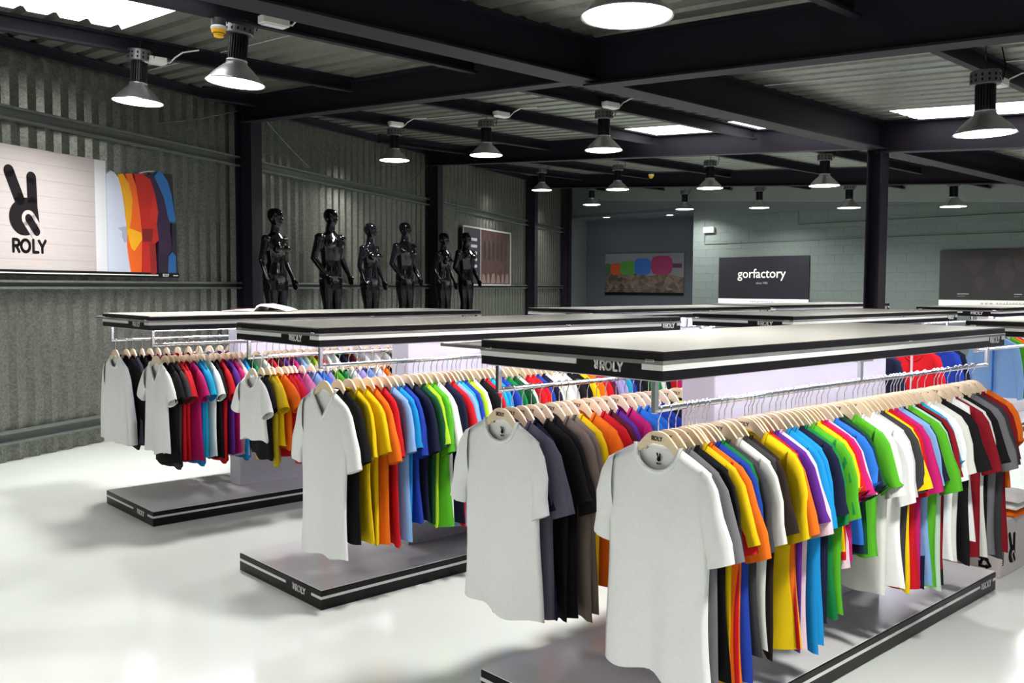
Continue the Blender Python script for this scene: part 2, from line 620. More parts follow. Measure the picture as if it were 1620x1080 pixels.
def slab_wall(name, p, q, z0, z1, th, material, side=1):
    p, q = V(p), V(q)
    d = (q - p).normalized()
    n = V((-d.y, d.x, 0)) * side
    mb = MB().add([p + UP * z0, q + UP * z0, q + n * th + UP * z0, p + n * th + UP * z0,
                   p + UP * z1, q + UP * z1, q + n * th + UP * z1, p + n * th + UP * z1],
                  [(0, 3, 2, 1), (4, 5, 6, 7), (0, 1, 5, 4), (1, 2, 6, 5), (2, 3, 7, 6), (3, 0, 4, 7)])
    return tag(obj(name, mb, material), kind='structure')


EW = onwall(18.26, 0, 0)
AL1, AL2 = V((2.2, 27.4, 0)), V((6.3, 25.0, 0))
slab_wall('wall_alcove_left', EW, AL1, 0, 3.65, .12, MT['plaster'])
slab_wall('wall_alcove_back', AL1, AL2, 0, 3.65, .12, MT['plaster_shaded'])
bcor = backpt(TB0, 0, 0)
slab_wall('wall_alcove_right', bcor + g * .27 + e * .01, bcor + g * 3.2 + e * .01, 0, 3.65, .12, MT['plaster_shaded'], -1)
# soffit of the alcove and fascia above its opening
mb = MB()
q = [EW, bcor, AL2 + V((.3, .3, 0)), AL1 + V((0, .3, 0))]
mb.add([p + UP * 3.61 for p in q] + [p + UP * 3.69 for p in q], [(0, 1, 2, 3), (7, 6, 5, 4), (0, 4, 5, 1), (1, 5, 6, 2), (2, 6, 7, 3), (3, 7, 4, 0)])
tag(obj('ceiling_alcove', mb, MT['plaster_shaded']), kind='structure')
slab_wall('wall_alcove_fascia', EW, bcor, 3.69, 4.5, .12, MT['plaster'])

# conduits on the back wall
for i, (t0, z0, t1, z1) in enumerate([(-2.3, 2.74, 1.95, 2.74), (2.0, 2.74, 7, 2.74), (1.97, 1.3, 1.97, 2.68), (.25, 3.1, 7, 3.12), (.25, 3.1, .25, 3.42), (-2.3, 2.74, -2.3, 3.3)]):
    mb = MB().tube([backpt(t0, z0, .034), backpt((t0 + t1) / 2, (z0 + z1) / 2, .034), backpt(t1, z1, .034)], .008, 6)
    tag(obj('conduit', mb, MT['girt']), kind='structure')

# ------------------------------------------------------------------ garment stands
W, L, H = .912, 2.96, 1.45
EX = V((cos(DYAW), -sin(DYAW), 0))
GX = V((sin(DYAW), cos(DYAW), 0))
RAIL_Z = 1.247
RAIL_X = (.05, W - .07)
FX = lambda x, y, z: frame(V((x, y, z)), V((0, 1, 0)), V((-1, 0, 0)))       # reads on the +x side
FY = lambda x, y, z: M.Translation((x, y, z))                               # reads on the -y end
FXN = lambda x, y, z: frame(V((x, y, z)), V((0, -1, 0)), V((1, 0, 0)))      # reads on the -x side
PARTS = {}


def P(name, key, build, material, parent, smooth=False, mtx=None):
    if key not in PARTS:
        PARTS[key] = build().mesh(name, smooth)
    return obj(name, PARTS[key], material, parent, mtx=mtx)


def wave_letters():
    mb = MB()
    h = .030
    x = -.068
    emblem_dark(mb, h * 1.2, x, -h * .5, 0, -.0015, 14)
    strokes(mb, ROLY, .25, h, x + .032, -h / 2, 0, -.0015, 8)
    return mb


def thumb_gap():
    mb = MB()
    h = .030
    emblem_thumb(mb, h * 1.2, -.068, -h * .5, -.0016, -.0020, 118)
    return mb


def thumb_fill():
    mb = MB()
    h = .030
    emblem_thumb(mb, h * 1.2, -.068, -h * .5, -.0021, -.0026, 60)
    return mb


def lettering(parent, mtx):
    o = P('lettering', 'lt', wave_letters, MT['letter'], parent, mtx=mtx)
    P('emblem_gap', 'lg', thumb_gap, MT['black'], o)
    P('emblem_thumb', 'lf', thumb_fill, MT['letter'], o)
    return o


def stand(ax, ay, label, tray=False, y_long=True):
    r = empty('garment_stand', M.Translation((ax, ay, 0)) @ M.Rotation(-DYAW, 4, 'Z'))
    tag(r, label, 'stand', 'garment stands on the shop floor')
    # plinth
    b = P('base', 'base', lambda: MB().bbox(0, W, 0, L, 0, .1, .003), MT['black'], r)
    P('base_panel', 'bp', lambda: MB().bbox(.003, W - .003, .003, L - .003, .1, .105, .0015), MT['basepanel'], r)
    zs = .064
    st = lambda k, *a: P('stripe', k, lambda: MB().box(*a), MT['stripe'], r)
    st('s1', .0, .60 * W, -.002, 0, zs - .007, zs + .007)
    st('s2', .895 * W, W, -.002, 0, zs - .007, zs + .007)
    st('s3', W, W + .002, -.002, L * .925, zs - .007, zs + .007)
    st('s4', W, W + .002, L * .985, L, zs - .007, zs + .007)
    st('s5', -.002, 0, 0, L, zs - .007, zs + .007)
    lettering(r, FY(.755 * W, -.001, zs - .005))
    lettering(r, FX(W + .001, L * .953, zs - .005))
    # central panel between the rails
    cw = .085
    P('panel', 'pan', lambda: MB().bbox(W / 2 - cw, W / 2 + cw, .82, L - .6, .105, 1.35, .004), MT['white'], r)
    # canopy: fascia, tray, top slab
    P('fascia', 'fas', lambda: MB().bbox(0, W, 0, L, 1.352, 1.405, .002), MT['black'], r)
    P('underside', 'und', lambda: MB().box(.02, W - .02, .02, L - .02, 1.347, 1.352), MT['white'], r)
    zc, hh = 1.3955, .0095
    st('c1', 0, .575 * W, -.0025, 0, zc - hh, zc + hh)
    st('c2', .905 * W, W + .0025, -.0025, 0, zc - hh, zc + hh)
    st('c3', W, W + .0025, 0, L * .925, zc - hh, zc + hh)
    st('c4', W, W + .0025, L * .985, L, zc - hh, zc + hh)
    st('c5', -.0025, 0, 0, L, zc - hh, zc + hh)
    lettering(r, FY(.742 * W, -.001, 1.389))
    lettering(r, FX(W + .001, L * .953, 1.389))
    P('acrylic_band', 'tr', lambda: MB().bbox(-.004, W + .004, -.004, L + .004, 1.405, 1.419, .002), MT['acrylic'], r)
    P('top_slab', 'slab', lambda: MB().bbox(-.001, W + .001, -.001, L + .001, 1.419, 1.447, .003), MT['black'], r)
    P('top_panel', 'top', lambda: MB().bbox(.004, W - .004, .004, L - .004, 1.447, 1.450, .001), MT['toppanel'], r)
    for k, x in enumerate((.05, W - .05)):
        P('corner_clip', 'cc%d' % k, lambda: MB().bbox(x - .02, x + .02, -.009, .012, 1.414, 1.423, .002), MT['chrome'], r)
    P('corner_clip', 'cc3', lambda: MB().bbox(W - .012, W + .01, L * .6, L * .6 + .04, 1.414, 1.423, .002), MT['chrome'], r)
    if tray:
        t = MB()
        t.bbox(-.33, 0, .05, .062, 1.404, 1.418, .002)
        t.bbox(-.33, 0, .43, .442, 1.404, 1.418, .002)
        t.bbox(-.33, -.318, .05, .442, 1.404, 1.418, .002)
        t.box(-.33, 0, .06, .432, 1.408, 1.412)
        obj('pull_out_tray', t, MT['acrylic'], r)['label'] = 'smoked acrylic tray pulled out of the canopy'
    # rails
    for x in RAIL_X:
        rail = P('rail', 'rail%.3f' % x, lambda: MB().tube([(x, .045, RAIL_Z), (x, L / 2, RAIL_Z), (x, L - .045, RAIL_Z)], .011, 12), MT['chrome'], r, True)
        for y in (.05, L / 2, L - .05):
            P('bracket', 'br%.3f%.2f' % (x, y), lambda: MB().bbox(x - .01, x + .01, y - .01, y + .01, RAIL_Z + (-.012 if y != L / 2 else .008), 1.35, .002), MT['chrome'], r)
        P('bracket_plate', 'bq%.3f' % x, lambda: MB().bbox(x - .03, x + .03, L / 2 - .06, L / 2 + .06, 1.338, 1.35, .003), MT['chrome'], r)
    # light strips
    for k, x in enumerate((.115, W - .135)):
        P('light_strip', 'led%d' % k, lambda: MB().box(x, x + .012, .08, L - .08, 1.341, 1.347), MT['led'], r)
    return r


S = {}
for key, ax, ay, lab, tr in [
    ('near', -.1227, 3.6675, 'garment stand nearest the camera, its smoked tray pulled out', True),
    ('middle', -1.5864, 5.2914, 'middle garment stand, between the nearest stand and the leftmost stand', False),
    ('left', -3.0784, 6.9134, 'leftmost garment stand, with an open magazine on its canopy', True),
    ('r1', 3.02, 6.12, 'garment stand cut off by the right edge, behind the cartons', False),
    ('r2', 1.47, 7.50, 'garment stand in front of the dark column, its end lettering above the nearest canopy', False),
    ('r3', .16, 9.22, 'low-seen garment stand behind the middle stand, below the mannequin wall', False),
    ('s1', 4.72, 10.75, 'far garment stand with blue sports jackets, below the world map poster', False),
    ('s2', 2.56, 11.75, 'far garment stand below the poster reading gorfactory', False),
]:
    S[key] = stand(ax, ay, lab, tr)

# ------------------------------------------------------------------ garments and hangers


def lerp(a, b, t):
    return a + (b - a) * t


def interp(pts, x):
    if x <= pts[0][0]: return pts[0][1]
    for (a, b), (c, d) in zip(pts, pts[1:]):
        if x <= c: return lerp(b, d, (x - a) / (c - a))
    return pts[-1][1]


SHO = [(0, -.098), (.05, -.104), (.088, -.121), (.14, -.146), (.2, -.178), (.26, -.215)]


def garment(seed, hem=.235, sh=.216, length=.78, neck='crew', sleeve='short', k=1.0, folds=1.0, slen=1.0):
    """cloth of one garment; origin on the rail, front faces -y. returns (body mesh, collar mesh)"""
    rnd = random.Random(seed)
    nb = .088 * (1.12 if neck == 'v' else 1.0)
    zsh = lambda x: interp(SHO, abs(x) / k) * (.35 + .65 * k) - .02 * (1 - k)
    zs0 = zsh(.088 * k)
    NB = nb * k
    SH, HEM = sh * k, hem * k
    cols = [-1 + (1 - NB / SH) * i / 6 for i in range(6)] + [-NB / SH + 2 * NB / SH * i / 8 for i in range(9)] + [NB / SH + (1 - NB / SH) * (i + 1) / 6 for i in range(6)]
    NV = 20
    ph = [rnd.uniform(0, 6.28) for _ in range(8)]
    fq = [rnd.uniform(2.2, 3.4), rnd.uniform(4.2, 6.0), rnd.uniform(1.0, 1.6)]
    zh = -.121 - length
    depth = {'crew': .082, 'v': .14, 'deep': .11}[neck] * (.5 + .5 * k)

    def top(x, front):
        X = x * SH
        a = abs(X)
        if a >= NB - 1e-6: return zsh(X)
        q = a / NB
        if front:
            if neck == 'v': return zs0 - depth * (1 - q) ** .9
            return zs0 - depth * sqrt(max(0, 1 - q * q))
        return zs0 - .016 * (1 - q * q)

    def ypos(x, v, front):
        m = sqrt(max(0, 1 - x * x))
        T = (.010 + .018 * min(1, (1 - v) * 3)) * m
        A = .016 * folds * (1 - v) ** 1.2
        f = A * (sin(fq[0] * x * 1.5 + ph[0] + .6 * v) + .55 * sin(fq[1] * x + ph[1] - v)) + .012 * folds * (1 - v) * x * sin(ph[2])
        d = A * .6 * m * sin(fq[1] * x * 1.2 + ph[3 if front else 4])
        return (-T if front else T) + f + d

    vs, fs, idx = [], [], {}

    def vert(i, j, front):
        x = cols[i]
        edge = i in (0, len(cols) - 1) or (j == NV and abs(x * SH) >= NB - 1e-6)
        key = (i, j, 0 if edge else (1 if front else 2))
        if key in idx: return idx[key]
        v = j / NV
        hw = lerp(HEM, SH, v ** 1.3) - .012 * k * sin(pi * min(1, v * 1.25)) * (1 if sleeve != 'none' else 2)
        hw += .006 * sin(7 * v + ph[5 if x < 0 else 6]) * (1 - v)
        zb = zh + .012 * sin(2.2 * x + ph[7]) + .007 * sin(6 * x + ph[1])
        t = top(x, front) if not edge or j < NV else zsh(x * SH)
        if edge: t = zsh(x * SH)
        z = lerp(zb, t, v)
        y = ypos(x, v, front) if not edge else (ypos(x, v, True) + ypos(x, v, False)) / 2
        idx[key] = len(vs)
        vs.append(V((x * hw, y, z)))
        return idx[key]

    for front in (True, False):
        for i in range(len(cols) - 1):
            for j in range(NV):
                q = [vert(i, j, front), vert(i + 1, j, front), vert(i + 1, j + 1, front), vert(i, j + 1, front)]
                u = []
                for a in q:
                    if a not in u: u.append(a)
                if len(u) >= 3: fs.append(tuple(u if front else u[::-1]))
    # sleeves
    if sleeve != 'none':
        for sd in (-1, 1):
            wob = rnd.uniform(-.02, .02)
            fwd = rnd.uniform(-.03, .02)
            if sleeve == 'short':
                out = [(.186, -.172), (.214, -.186), (.246, -.230), (.270, -.31), (.288 + wob, -.39), (.302 + wob, -.455 * slen)]
                inn = [(.186, -.375), (.190, -.39), (.197, -.41), (.205, -.435), (.210 + wob * .5, -.465), (.214 + wob * .5, -.492 * slen)]
            elif sleeve == 'cap':
                out = [(.186, -.172), (.212, -.186), (.248, -.215), (.285, -.262), (.312, -.308), (.333, -.345 * slen)]
                inn = [(.186, -.335), (.190, -.348), (.200, -.362), (.216, -.376), (.236, -.392), (.252, -.408 * slen)]
            else:
                out = [(.186, -.172), (.214, -.186), (.246, -.24), (.282, -.40), (.300 + wob, -.58), (.296 + wob, -.76 * slen)]
                inn = [(.186, -.375), (.190, -.40), (.202, -.45), (.222, -.55), (.238 + wob, -.66), (.240 + wob, -.775 * slen)]
            NS = 12
            base = len(vs)
            for j, ((xo, zo), (xi, zi)) in enumerate(zip(out, inn)):
                t = j / (len(out) - 1)
                cx, cz = (xo + xi) / 2, (zo + zi) / 2
                rx, rz = (xo - xi) / 2, (zo - zi) / 2
                dp = .020 + .012 * t
                for q in range(NS):
                    a = 2 * pi * q / NS
                    c_, s_ = cos(a), sin(a)
                    yy = s_ * dp - .0035 + fwd * t + .006 * folds * sin(3 * a + ph[q % 8]) * t
                    vs.append(V((sd * (cx + rx * c_) * k, yy, (cz + rz * c_) * (.35 + .65 * k) - .02 * (1 - k))))
            for j in range(len(out) - 1):
                for q in range(NS):
                    f4 = (base + j * NS + q, base + j * NS + (q + 1) % NS, base + (j + 1) * NS + (q + 1) % NS, base + (j + 1) * NS + q)
                    fs.append(f4 if sd > 0 else f4[::-1])
    me = bpy.data.meshes.new('shirt')
    me.from_pydata([tuple(v) for v in vs], [], fs)
    me.polygons.foreach_set('use_smooth', [True] * len(me.polygons))
    # collar band along the neckline
    mb = MB()
    ring = []
    for i in range(17):
        x = -NB / SH + 2 * NB / SH * i / 16
        ring.append(V((x * SH, -.014, top(x, True) - .001)))
    back = []
    for i in range(1, 16):
        x = NB / SH - 2 * NB / SH * i / 16
        back.append(V((x * SH, .012, top(x, False))))
    ring[0].y = ring[-1].y = 0
    loop = ring + back
    n = len(loop)
    wv = .0085 if neck != 'v' else .011
    vv, ff = [], []
    cen = V((0, 0, zs0 - depth * .25))
    for i, p in enumerate(loop):
        d = (loop[(i + 1) % n] - loop[i - 1]).normalized()
        o_ = (p - cen)
        o_.y = 0
        o_ = (o_ - d * o_.dot(d)).normalized() if o_.length > 1e-5 else V((0, 0, 1))
        yv = V((0, -.004 if i < 17 else .004, 0))
        vv += [p - o_ * .001 + yv, p + o_ * wv * 1.6 + yv * 1.0, p + o_ * wv * 1.6 - yv, p - o_ * .001 - yv]
    for i in range(n):
        j = (i + 1) % n
        for q in range(4):
            ff.append((i * 4 + q, i * 4 + (q + 1) % 4, j * 4 + (q + 1) % 4, j * 4 + q))
    mb.add(vv, ff)
    return me, mb.mesh('collar', True)


KINDS = {
    'tee': [garment(100 + i, hem=.226 + .010 * (i % 3), length=.74 + .022 * ((i * 2) % 5), folds=1.1 + .35 * (i % 3), slen=.94 + .035 * ((i * 3) % 4)) for i in range(12)],
    'short': [garment(150 + i, hem=.215, sh=.196, length=.50 + .03 * i, folds=1.1, slen=.80 + .03 * i, k=.94) for i in range(4)],
    'women': [garment(200 + i, hem=.205, sh=.185, length=.66 + .02 * i, folds=.75, neck='deep' if i % 2 else 'crew', k=.95, sleeve='cap') for i in range(4)],
    'kids': [garment(300 + i, hem=.235, sh=.208, length=.40 + .03 * i, k=.66, folds=.8, sleeve='cap') for i in range(4)],
    'polo': [garment(400 + i, hem=.245, length=.80, folds=1.1, neck='v', slen=1.0) for i in range(3)],
    'long': [garment(500 + i, hem=.23, length=.68, sleeve='long', folds=1.0) for i in range(3)],
    'tank': [garment(600 + i, hem=.225, sh=.165, length=.70, sleeve='none', neck='deep', folds=1.1) for i in range(2)],
    'front_a': [garment(701, hem=.226, length=.775, folds=.75)],
    'front_b': [garment(713, hem=.222, length=.80, folds=.75)],
    'front_c': [garment(721, hem=.232, length=.86, neck='v', folds=.6, slen=1.08)],
    'front_d': [garment(733, hem=.195, sh=.185, length=.62, neck='v', folds=.7, k=.93, slen=1.05, sleeve='cap')],
    'front_e': [garment(741, hem=.25, length=.66, sleeve='long', folds=.7)],
    'front_k': [garment(751, hem=.215, sh=.208, length=.36, k=.74, folds=.4, sleeve='cap')],
}
WORD = {'tee': 'T-shirt', 'short': 'short T-shirt', 'women': "women's T-shirt", 'kids': "children's T-shirt", 'polo': 'V-neck shirt', 'long': 'long-sleeved shirt', 'tank': 'sleeveless top',
        'front_a': 'T-shirt', 'front_b': 'T-shirt', 'front_c': 'V-neck shirt', 'front_d': 'V-neck shirt', 'front_e': 'long-sleeved shirt', 'front_k': "children's T-shirt"}


def hanger_meshes(k):
    mb = MB()
    topc = [(0, -.074), (.02, -.0755), (.037, -.082), (.052, -.094), (.07, -.112), (.09, -.134), (.13, -.160), (.165, -.184)]
    botc = [(.165, -.200), (.13, -.184), (.095, -.162), (.07, -.146), (.052, -.132), (.037, -.123), (.02, -.118), (0, -.117)]
    f = lambda x, z: (x * k, z * (.35 + .65 * k) - .02 * (1 - k))
    right = topc + botc[:-1]
    n = len(topc)
    vs, fs = [], []
    xs = [(-x, z) for x, z in topc[::-1][:-1]] + topc
    xb = [(-x, z) for x, z in botc[:-1]] + botc[::-1]
    for (a, b) in zip(xs, xb):
        t, bo = f(*a), f(*b)
        hw_ = .0062 if abs(a[0]) < .08 else .004
        for (x, z), y in ((t, -hw_ * .75), (t, hw_ * .75), (bo, hw_), (bo, -hw_)):
            zz = z
            vs.append((x, y, zz))
    m = len(xs)
    for i in range(m - 1):
        for q in range(4):
            fs.append((i * 4 + q, i * 4 + (q + 1) % 4, (i + 1) * 4 + (q + 1) % 4, (i + 1) * 4 + q))
    fs += [(3, 2, 1, 0), tuple((m - 1) * 4 + q for q in range(4))]
    mb.add(vs, fs)
    hk = MB()
    zt = f(0, -.074)[1]
    pts = [(-.0145, 0, -.006)] + [(.0145 * cos(radians(a)), 0, .0145 * sin(radians(a))) for a in range(165, -40, -25)] + [(.006, 0, -.024), (.0, 0, -.036), (0, 0, -.05), (0, 0, zt - .012)]
    hk.tube(pts, .0021, 6)
    return mb.mesh('hanger'), hk.mesh('hook', True)


HANG = {'adult': hanger_meshes(1.0), 'kids': hanger_meshes(.68)}
hl = MB()
strokes(hl, ROLY, .27, .013, -.022, -.105, -.0066, -.0072, 6)
HANG_LETTER = hl.mesh('lettering')

ONES = 'zeroth first second third fourth fifth sixth seventh eighth ninth tenth eleventh twelfth thirteenth fourteenth fifteenth sixteenth seventeenth eighteenth nineteenth'.split()
TENS = {2: ('twentieth', 'twenty'), 3: ('thirtieth', 'thirty'), 4: ('fortieth', 'forty'), 5: ('fiftieth', 'fifty'), 6: ('sixtieth', 'sixty'), 7: ('seventieth', 'seventy')}


def ordinal(n):
    if n < 20: return ONES[n]
    t, u = divmod(n, 10)
    return TENS[t][0] if u == 0 else TENS[t][1] + '-' + ONES[u]


def hang_row(key, side, rows, standname, letters=False, seed=1):
    """rows: (colour, s along rail, kind)"""
    rnd = random.Random(seed)
    base = S[key].matrix_basis
    x = RAIL_X[side]
    sname = ('left', 'right')[side]
    for i, (colour, s, kind) in enumerate(rows):
        me, colm = KINDS[kind][(i * 5 + 1) % len(KINDS[kind])]
        tw = rnd.uniform(-.11, .07) if i else .0
        if kind.startswith('front'): tw = .02
        mtx = base @ M.Translation((x, s, RAIL_Z)) @ M.Rotation(tw, 4, 'Z')
        var = M.Identity(4) if i == 0 else M.Diagonal((rnd.uniform(.96, 1.05), 1, 1, 1))
        hk = 'kids' if kind in ('kids', 'front_k') else 'adult'
        h = obj('hanger', HANG[hk][0], MT['wood'], mtx=mtx)
        tag(h, 'wooden hanger, %s from the front on the %s rail of the %s' % (ordinal(i + 1), sname, standname), 'hanger', 'wooden hangers on the rails')
        obj('hook', HANG[hk][1], MT['steelwire'], h)
        if letters and hk == 'adult': obj('lettering', HANG_LETTER, MT['burn'], h)
        g_ = obj('shirt', me, CLOTH[colour], mtx=mtx @ var)
        tag(g_, '%s %s, %s from the front on the %s rail of the %s' % (colour, WORD[kind], ordinal(i + 1), sname, standname), 'shirt', 'shirts hanging on the rails')
        obj('collar', colm, CLOTH[colour], g_)
        if kind in ('front_a', 'front_b'):
            pm_ = MB()
            emblem_dark(pm_, .030, -.013, -.178, .0, -.001, 12)
            strokes(pm_, ROLY, .3, .0055, -.011, -.188, 0, -.001, 6)
            obj('neck_print', pm_, MT['ink'], g_, loc=(0.004, .003, 0))


def seq(text, s0, s1, kind='tee', first=None, rnd=None):
    """colours separated by commas, optional @position"""
    items = [t.strip() for t in text.split(',')]
    pos = [None] * len(items)
    names = []
    kinds = []
    for i, t in enumerate(items):
        kd = kind
        if '#' in t:
            t, kd = t.split('#')
            kd = kd.strip()
            if '@' in kd:
                kd, p = kd.split('@')
                pos[i] = float(p)
        if '@' in t:
            t, p = t.split('@')
            pos[i] = float(p)
        names.append(t.strip())
        kinds.append(kd.strip())
    if pos[0] is None: pos[0] = s0
    if pos[-1] is None: pos[-1] = s1
    kn = [i for i in range(len(pos)) if pos[i] is not None]
    for a, b in zip(kn, kn[1:]):
        for i in range(a + 1, b):
            pos[i] = lerp(pos[a], pos[b], (i - a) / (b - a))
    return list(zip(names, pos, kinds))


near_r = seq('white#front_b@.07, grey@.125, black@.165, yellow@.215, orange@.24, red@.26, royal blue@.285, green@.32, dark grey@.345, off-white@.42, dark grey@.455, brown@.50, yellow@.585,'
             'orange@.61, red@.635, purple@.665, pale pink@.70, sky blue@.755, sky blue@.80, navy@.835, green@.875, apple green@.915, green@.945, yellow#short@.97, red#short@1.0, magenta#short@1.03, pale pink#short@1.06, bright blue#short@1.11,'
             'navy#short@1.15, dark green#short@1.20, apple green#short@1.28, off-white@1.345, white@1.42, light grey@1.46, dark grey@1.51, yellow@1.545, red@1.60, magenta@1.65, light blue@1.685, navy@1.725, apple green@1.78, mint@1.81,'
             'black@1.84, dark red@1.875, turquoise#short@1.92, white@1.99, off-white@2.06, black@2.14, white#tank@2.25, dark red@2.29, off-white@2.34, black@2.41, grey@2.51, dark grey@2.56, dark red@2.64, orange#short@2.72', .07, 2.8)
near_l = seq('white#front_a@.065, slate grey, navy@.18, black, black@.28, taupe@.35, taupe, yellow@.44, orange@.51, red@.57, maroon@.63, purple@.69, magenta@.76, bright blue@.82, bright blue, royal blue@.93,'
             'royal blue, navy@1.05, lime@1.12, black, green, turquoise, red, navy, orange, yellow, white, grey, black, magenta, sky blue, royal blue, red, lime, green, black, white@2.7', .07, 2.7)
mid_r = seq('white#front_c@.07, black@.15, yellow@.215, yellow@.27, orange@.335, red@.385, light blue@.43, sky blue@.475, royal blue@.52, navy@.58, dark green@.635, lime@.67, apple green@.705, white@.76, navy@.80, red@.84, light blue@.875,'
            'turquoise@.91, royal blue, lime@.97, off-white@1.02, black, red@1.1, turquoise, sky blue, royal blue@1.22, green, dark green, mint@1.36, red@1.42, red, royal blue, navy@1.56, white, off-white, white, light grey@1.74, black, black@1.84, yellow@1.9, orange@1.96,'
            'red, maroon@2.06, plum, lilac@2.15, lilac, turquoise@2.24, royal blue, navy@2.33, black, dark green@2.42, green@2.47, green, off-white@2.56, black, black, red@2.7, magenta, turquoise@2.83', .07, 2.85)
mid_l = seq('white#front_k@.07, black#kids@.125, mustard#kids@.165, yellow#kids@.195, orange#kids@.235, red#kids@.275, red#kids@.305, magenta#kids@.335, pink#kids@.39, light blue#kids@.45, bright blue#kids@.50, lilac#kids, apple green#kids@.60, green#kids@.65,'
            'white#kids@.72, lilac#kids, light blue#kids, white#kids@.90, orange#kids@.96, black#kids, yellow#kids@1.08, red#kids, maroon#kids@1.20, navy#kids, white#kids, lime#kids, sky blue#kids@1.7', .07, 1.7, 'kids')
left_r = seq('white#front_d@.07, black@.13, dark grey@.165, red@.20, red@.245, magenta@.285, sky blue@.335, turquoise@.37, white@.42, black@.47, red@.51, purple@.56, magenta@.60, pale pink@.64, sky blue@.69, green@.75, white@.82,'
             'red@.90, maroon, purple, magenta@1.06, light blue, mint, lime@1.25, red, white, white, navy@1.5, maroon, white, white@1.8, off-white, grey, plum@2.1, white, white@2.3, magenta@2.42, pink, navy@2.58', .07, 2.7, 'women')
left_l = seq('white#front_e@.07, black@.15, slate grey@.2, black@.27, maroon@.33, magenta@.39, navy@.46, red, plum, white, light blue, purple, black, navy, royal blue, green, red, magenta, white, black@1.6', .07, 1.6, 'long')
hang_row('near', 1, near_r, 'nearest stand', True, 1)
hang_row('near', 0, near_l, 'nearest stand', True, 2)
hang_row('middle', 1, mid_r, 'middle stand', False, 3)
hang_row('middle', 0, mid_l, 'middle stand', False, 4)
hang_row('left', 1, left_r, 'leftmost stand', False, 5)
hang_row('left', 0, left_l, 'leftmost stand', False, 6)

# sports jackets on the stands behind


def jacket_meshes(seed):
    return garment(seed, hem=.27, sh=.23, length=.66, sleeve='long', neck='deep', folds=.8, k=1.06)


JK = [jacket_meshes(800), jacket_meshes(801)]


def jacket(key, side, s, colour, trim, label, i):
    base = S[key].matrix_basis
    mtx = base @ M.Translation((RAIL_X[side], s, RAIL_Z))
    h = obj('hanger', HANG['adult'][0], MT['wood'], mtx=mtx)
    tag(h, 'wooden hanger holding the ' + label, 'hanger', 'wooden hangers on the rails')
    obj('hook', HANG['adult'][1], MT['steelwire'], h)
    me, cm = JK[i % 2]
    j = obj('sports_jacket', me, CLOTH[colour], mtx=mtx)
    tag(j, label, 'jacket', 'sports jackets on the back stands')
    obj('collar', cm, CLOTH[colour], j)
    obj('zip', MB().box(-.005, .005, -.05, -.02, -.80, -.20), CLOTH[trim], j)


jacket('r2', 1, 1.42, 'navy', 'white', 'navy sports jacket with white zip, left of the red jacket', 1)
jacket('r2', 1, 2.20, 'red', 'pale pink', 'red sports jacket with pale zip under the nearest canopy', 0)
jacket('r2', 1, 2.62, 'royal blue', 'white', 'royal blue sports jacket right behind the red jacket', 1)
jacket('r2', 1, 2.74, 'navy', 'light blue', 'navy sports jacket with light blue zip at the far rail end', 0)
jacket('s1', 1, .10, 'light blue', 'bright blue', 'light blue sports jacket, frontmost below the world map', 1)
jacket('s1', 1, .30, 'apple green', 'orange', 'apple green sports jacket at the right edge of the photo', 0)
jacket('s1', 1, .42, 'orange', 'white', 'orange sports jacket hanging behind the green jacket', 1)
jacket('s1', 1, .52, 'red', 'white', 'red sports jacket hanging behind the orange jacket', 0)

# ------------------------------------------------------------------ high-bay lamps
D = .45


def build_lamp_parts():
    m = {}
    m['reflector'] = MB().lathe([(.225, 0), (.205, .018), (.17, .06), (.125, .105), (.082, .142), (.072, .165), (.066, .165), (.076, .140), (.119, .102), (.164, .057), (.199, .016), (.219, .002)], 40, close=True).mesh('reflector', True)
    m['diffuser'] = MB().lathe([(.001, -.004), (.12, -.003), (.210, .001), (.212, .006), (.001, .008)], 32).mesh('diffuser')
    fin = MB().lathe([(.045, .16), (.045, .36)], 20)
    for k in range(22):
        a = 2 * pi * k / 22
        fin.box(.04, .072, -.0022, .0022, .165, .358, M.Rotation(a, 4, 'Z'))
    m['heat_sink'] = fin.mesh('heat_sink')
    m['neck'] = MB().lathe([(.06, .160), (.078, .162), (.078, .172), (.06, .174)], 24, close=True).mesh('neck', True)
    h = MB().lathe([(.01, .462), (.100, .462), (.106, .456), (.106, .366), (.100, .36), (.01, .36)], 28)
    m['driver_housing'] = h.mesh('driver_housing')
    v = MB()
    for row in (.388, .425):
        for k in range(14):
            v.box(.1045, .1072, -.007, .007, row - .010, row + .010, M.Rotation(2 * pi * k / 14, 4, 'Z'))
    m['vent_slots'] = v.mesh('vent_slots')
    return m


LP = build_lamp_parts()
dfl = LP['diffuser']


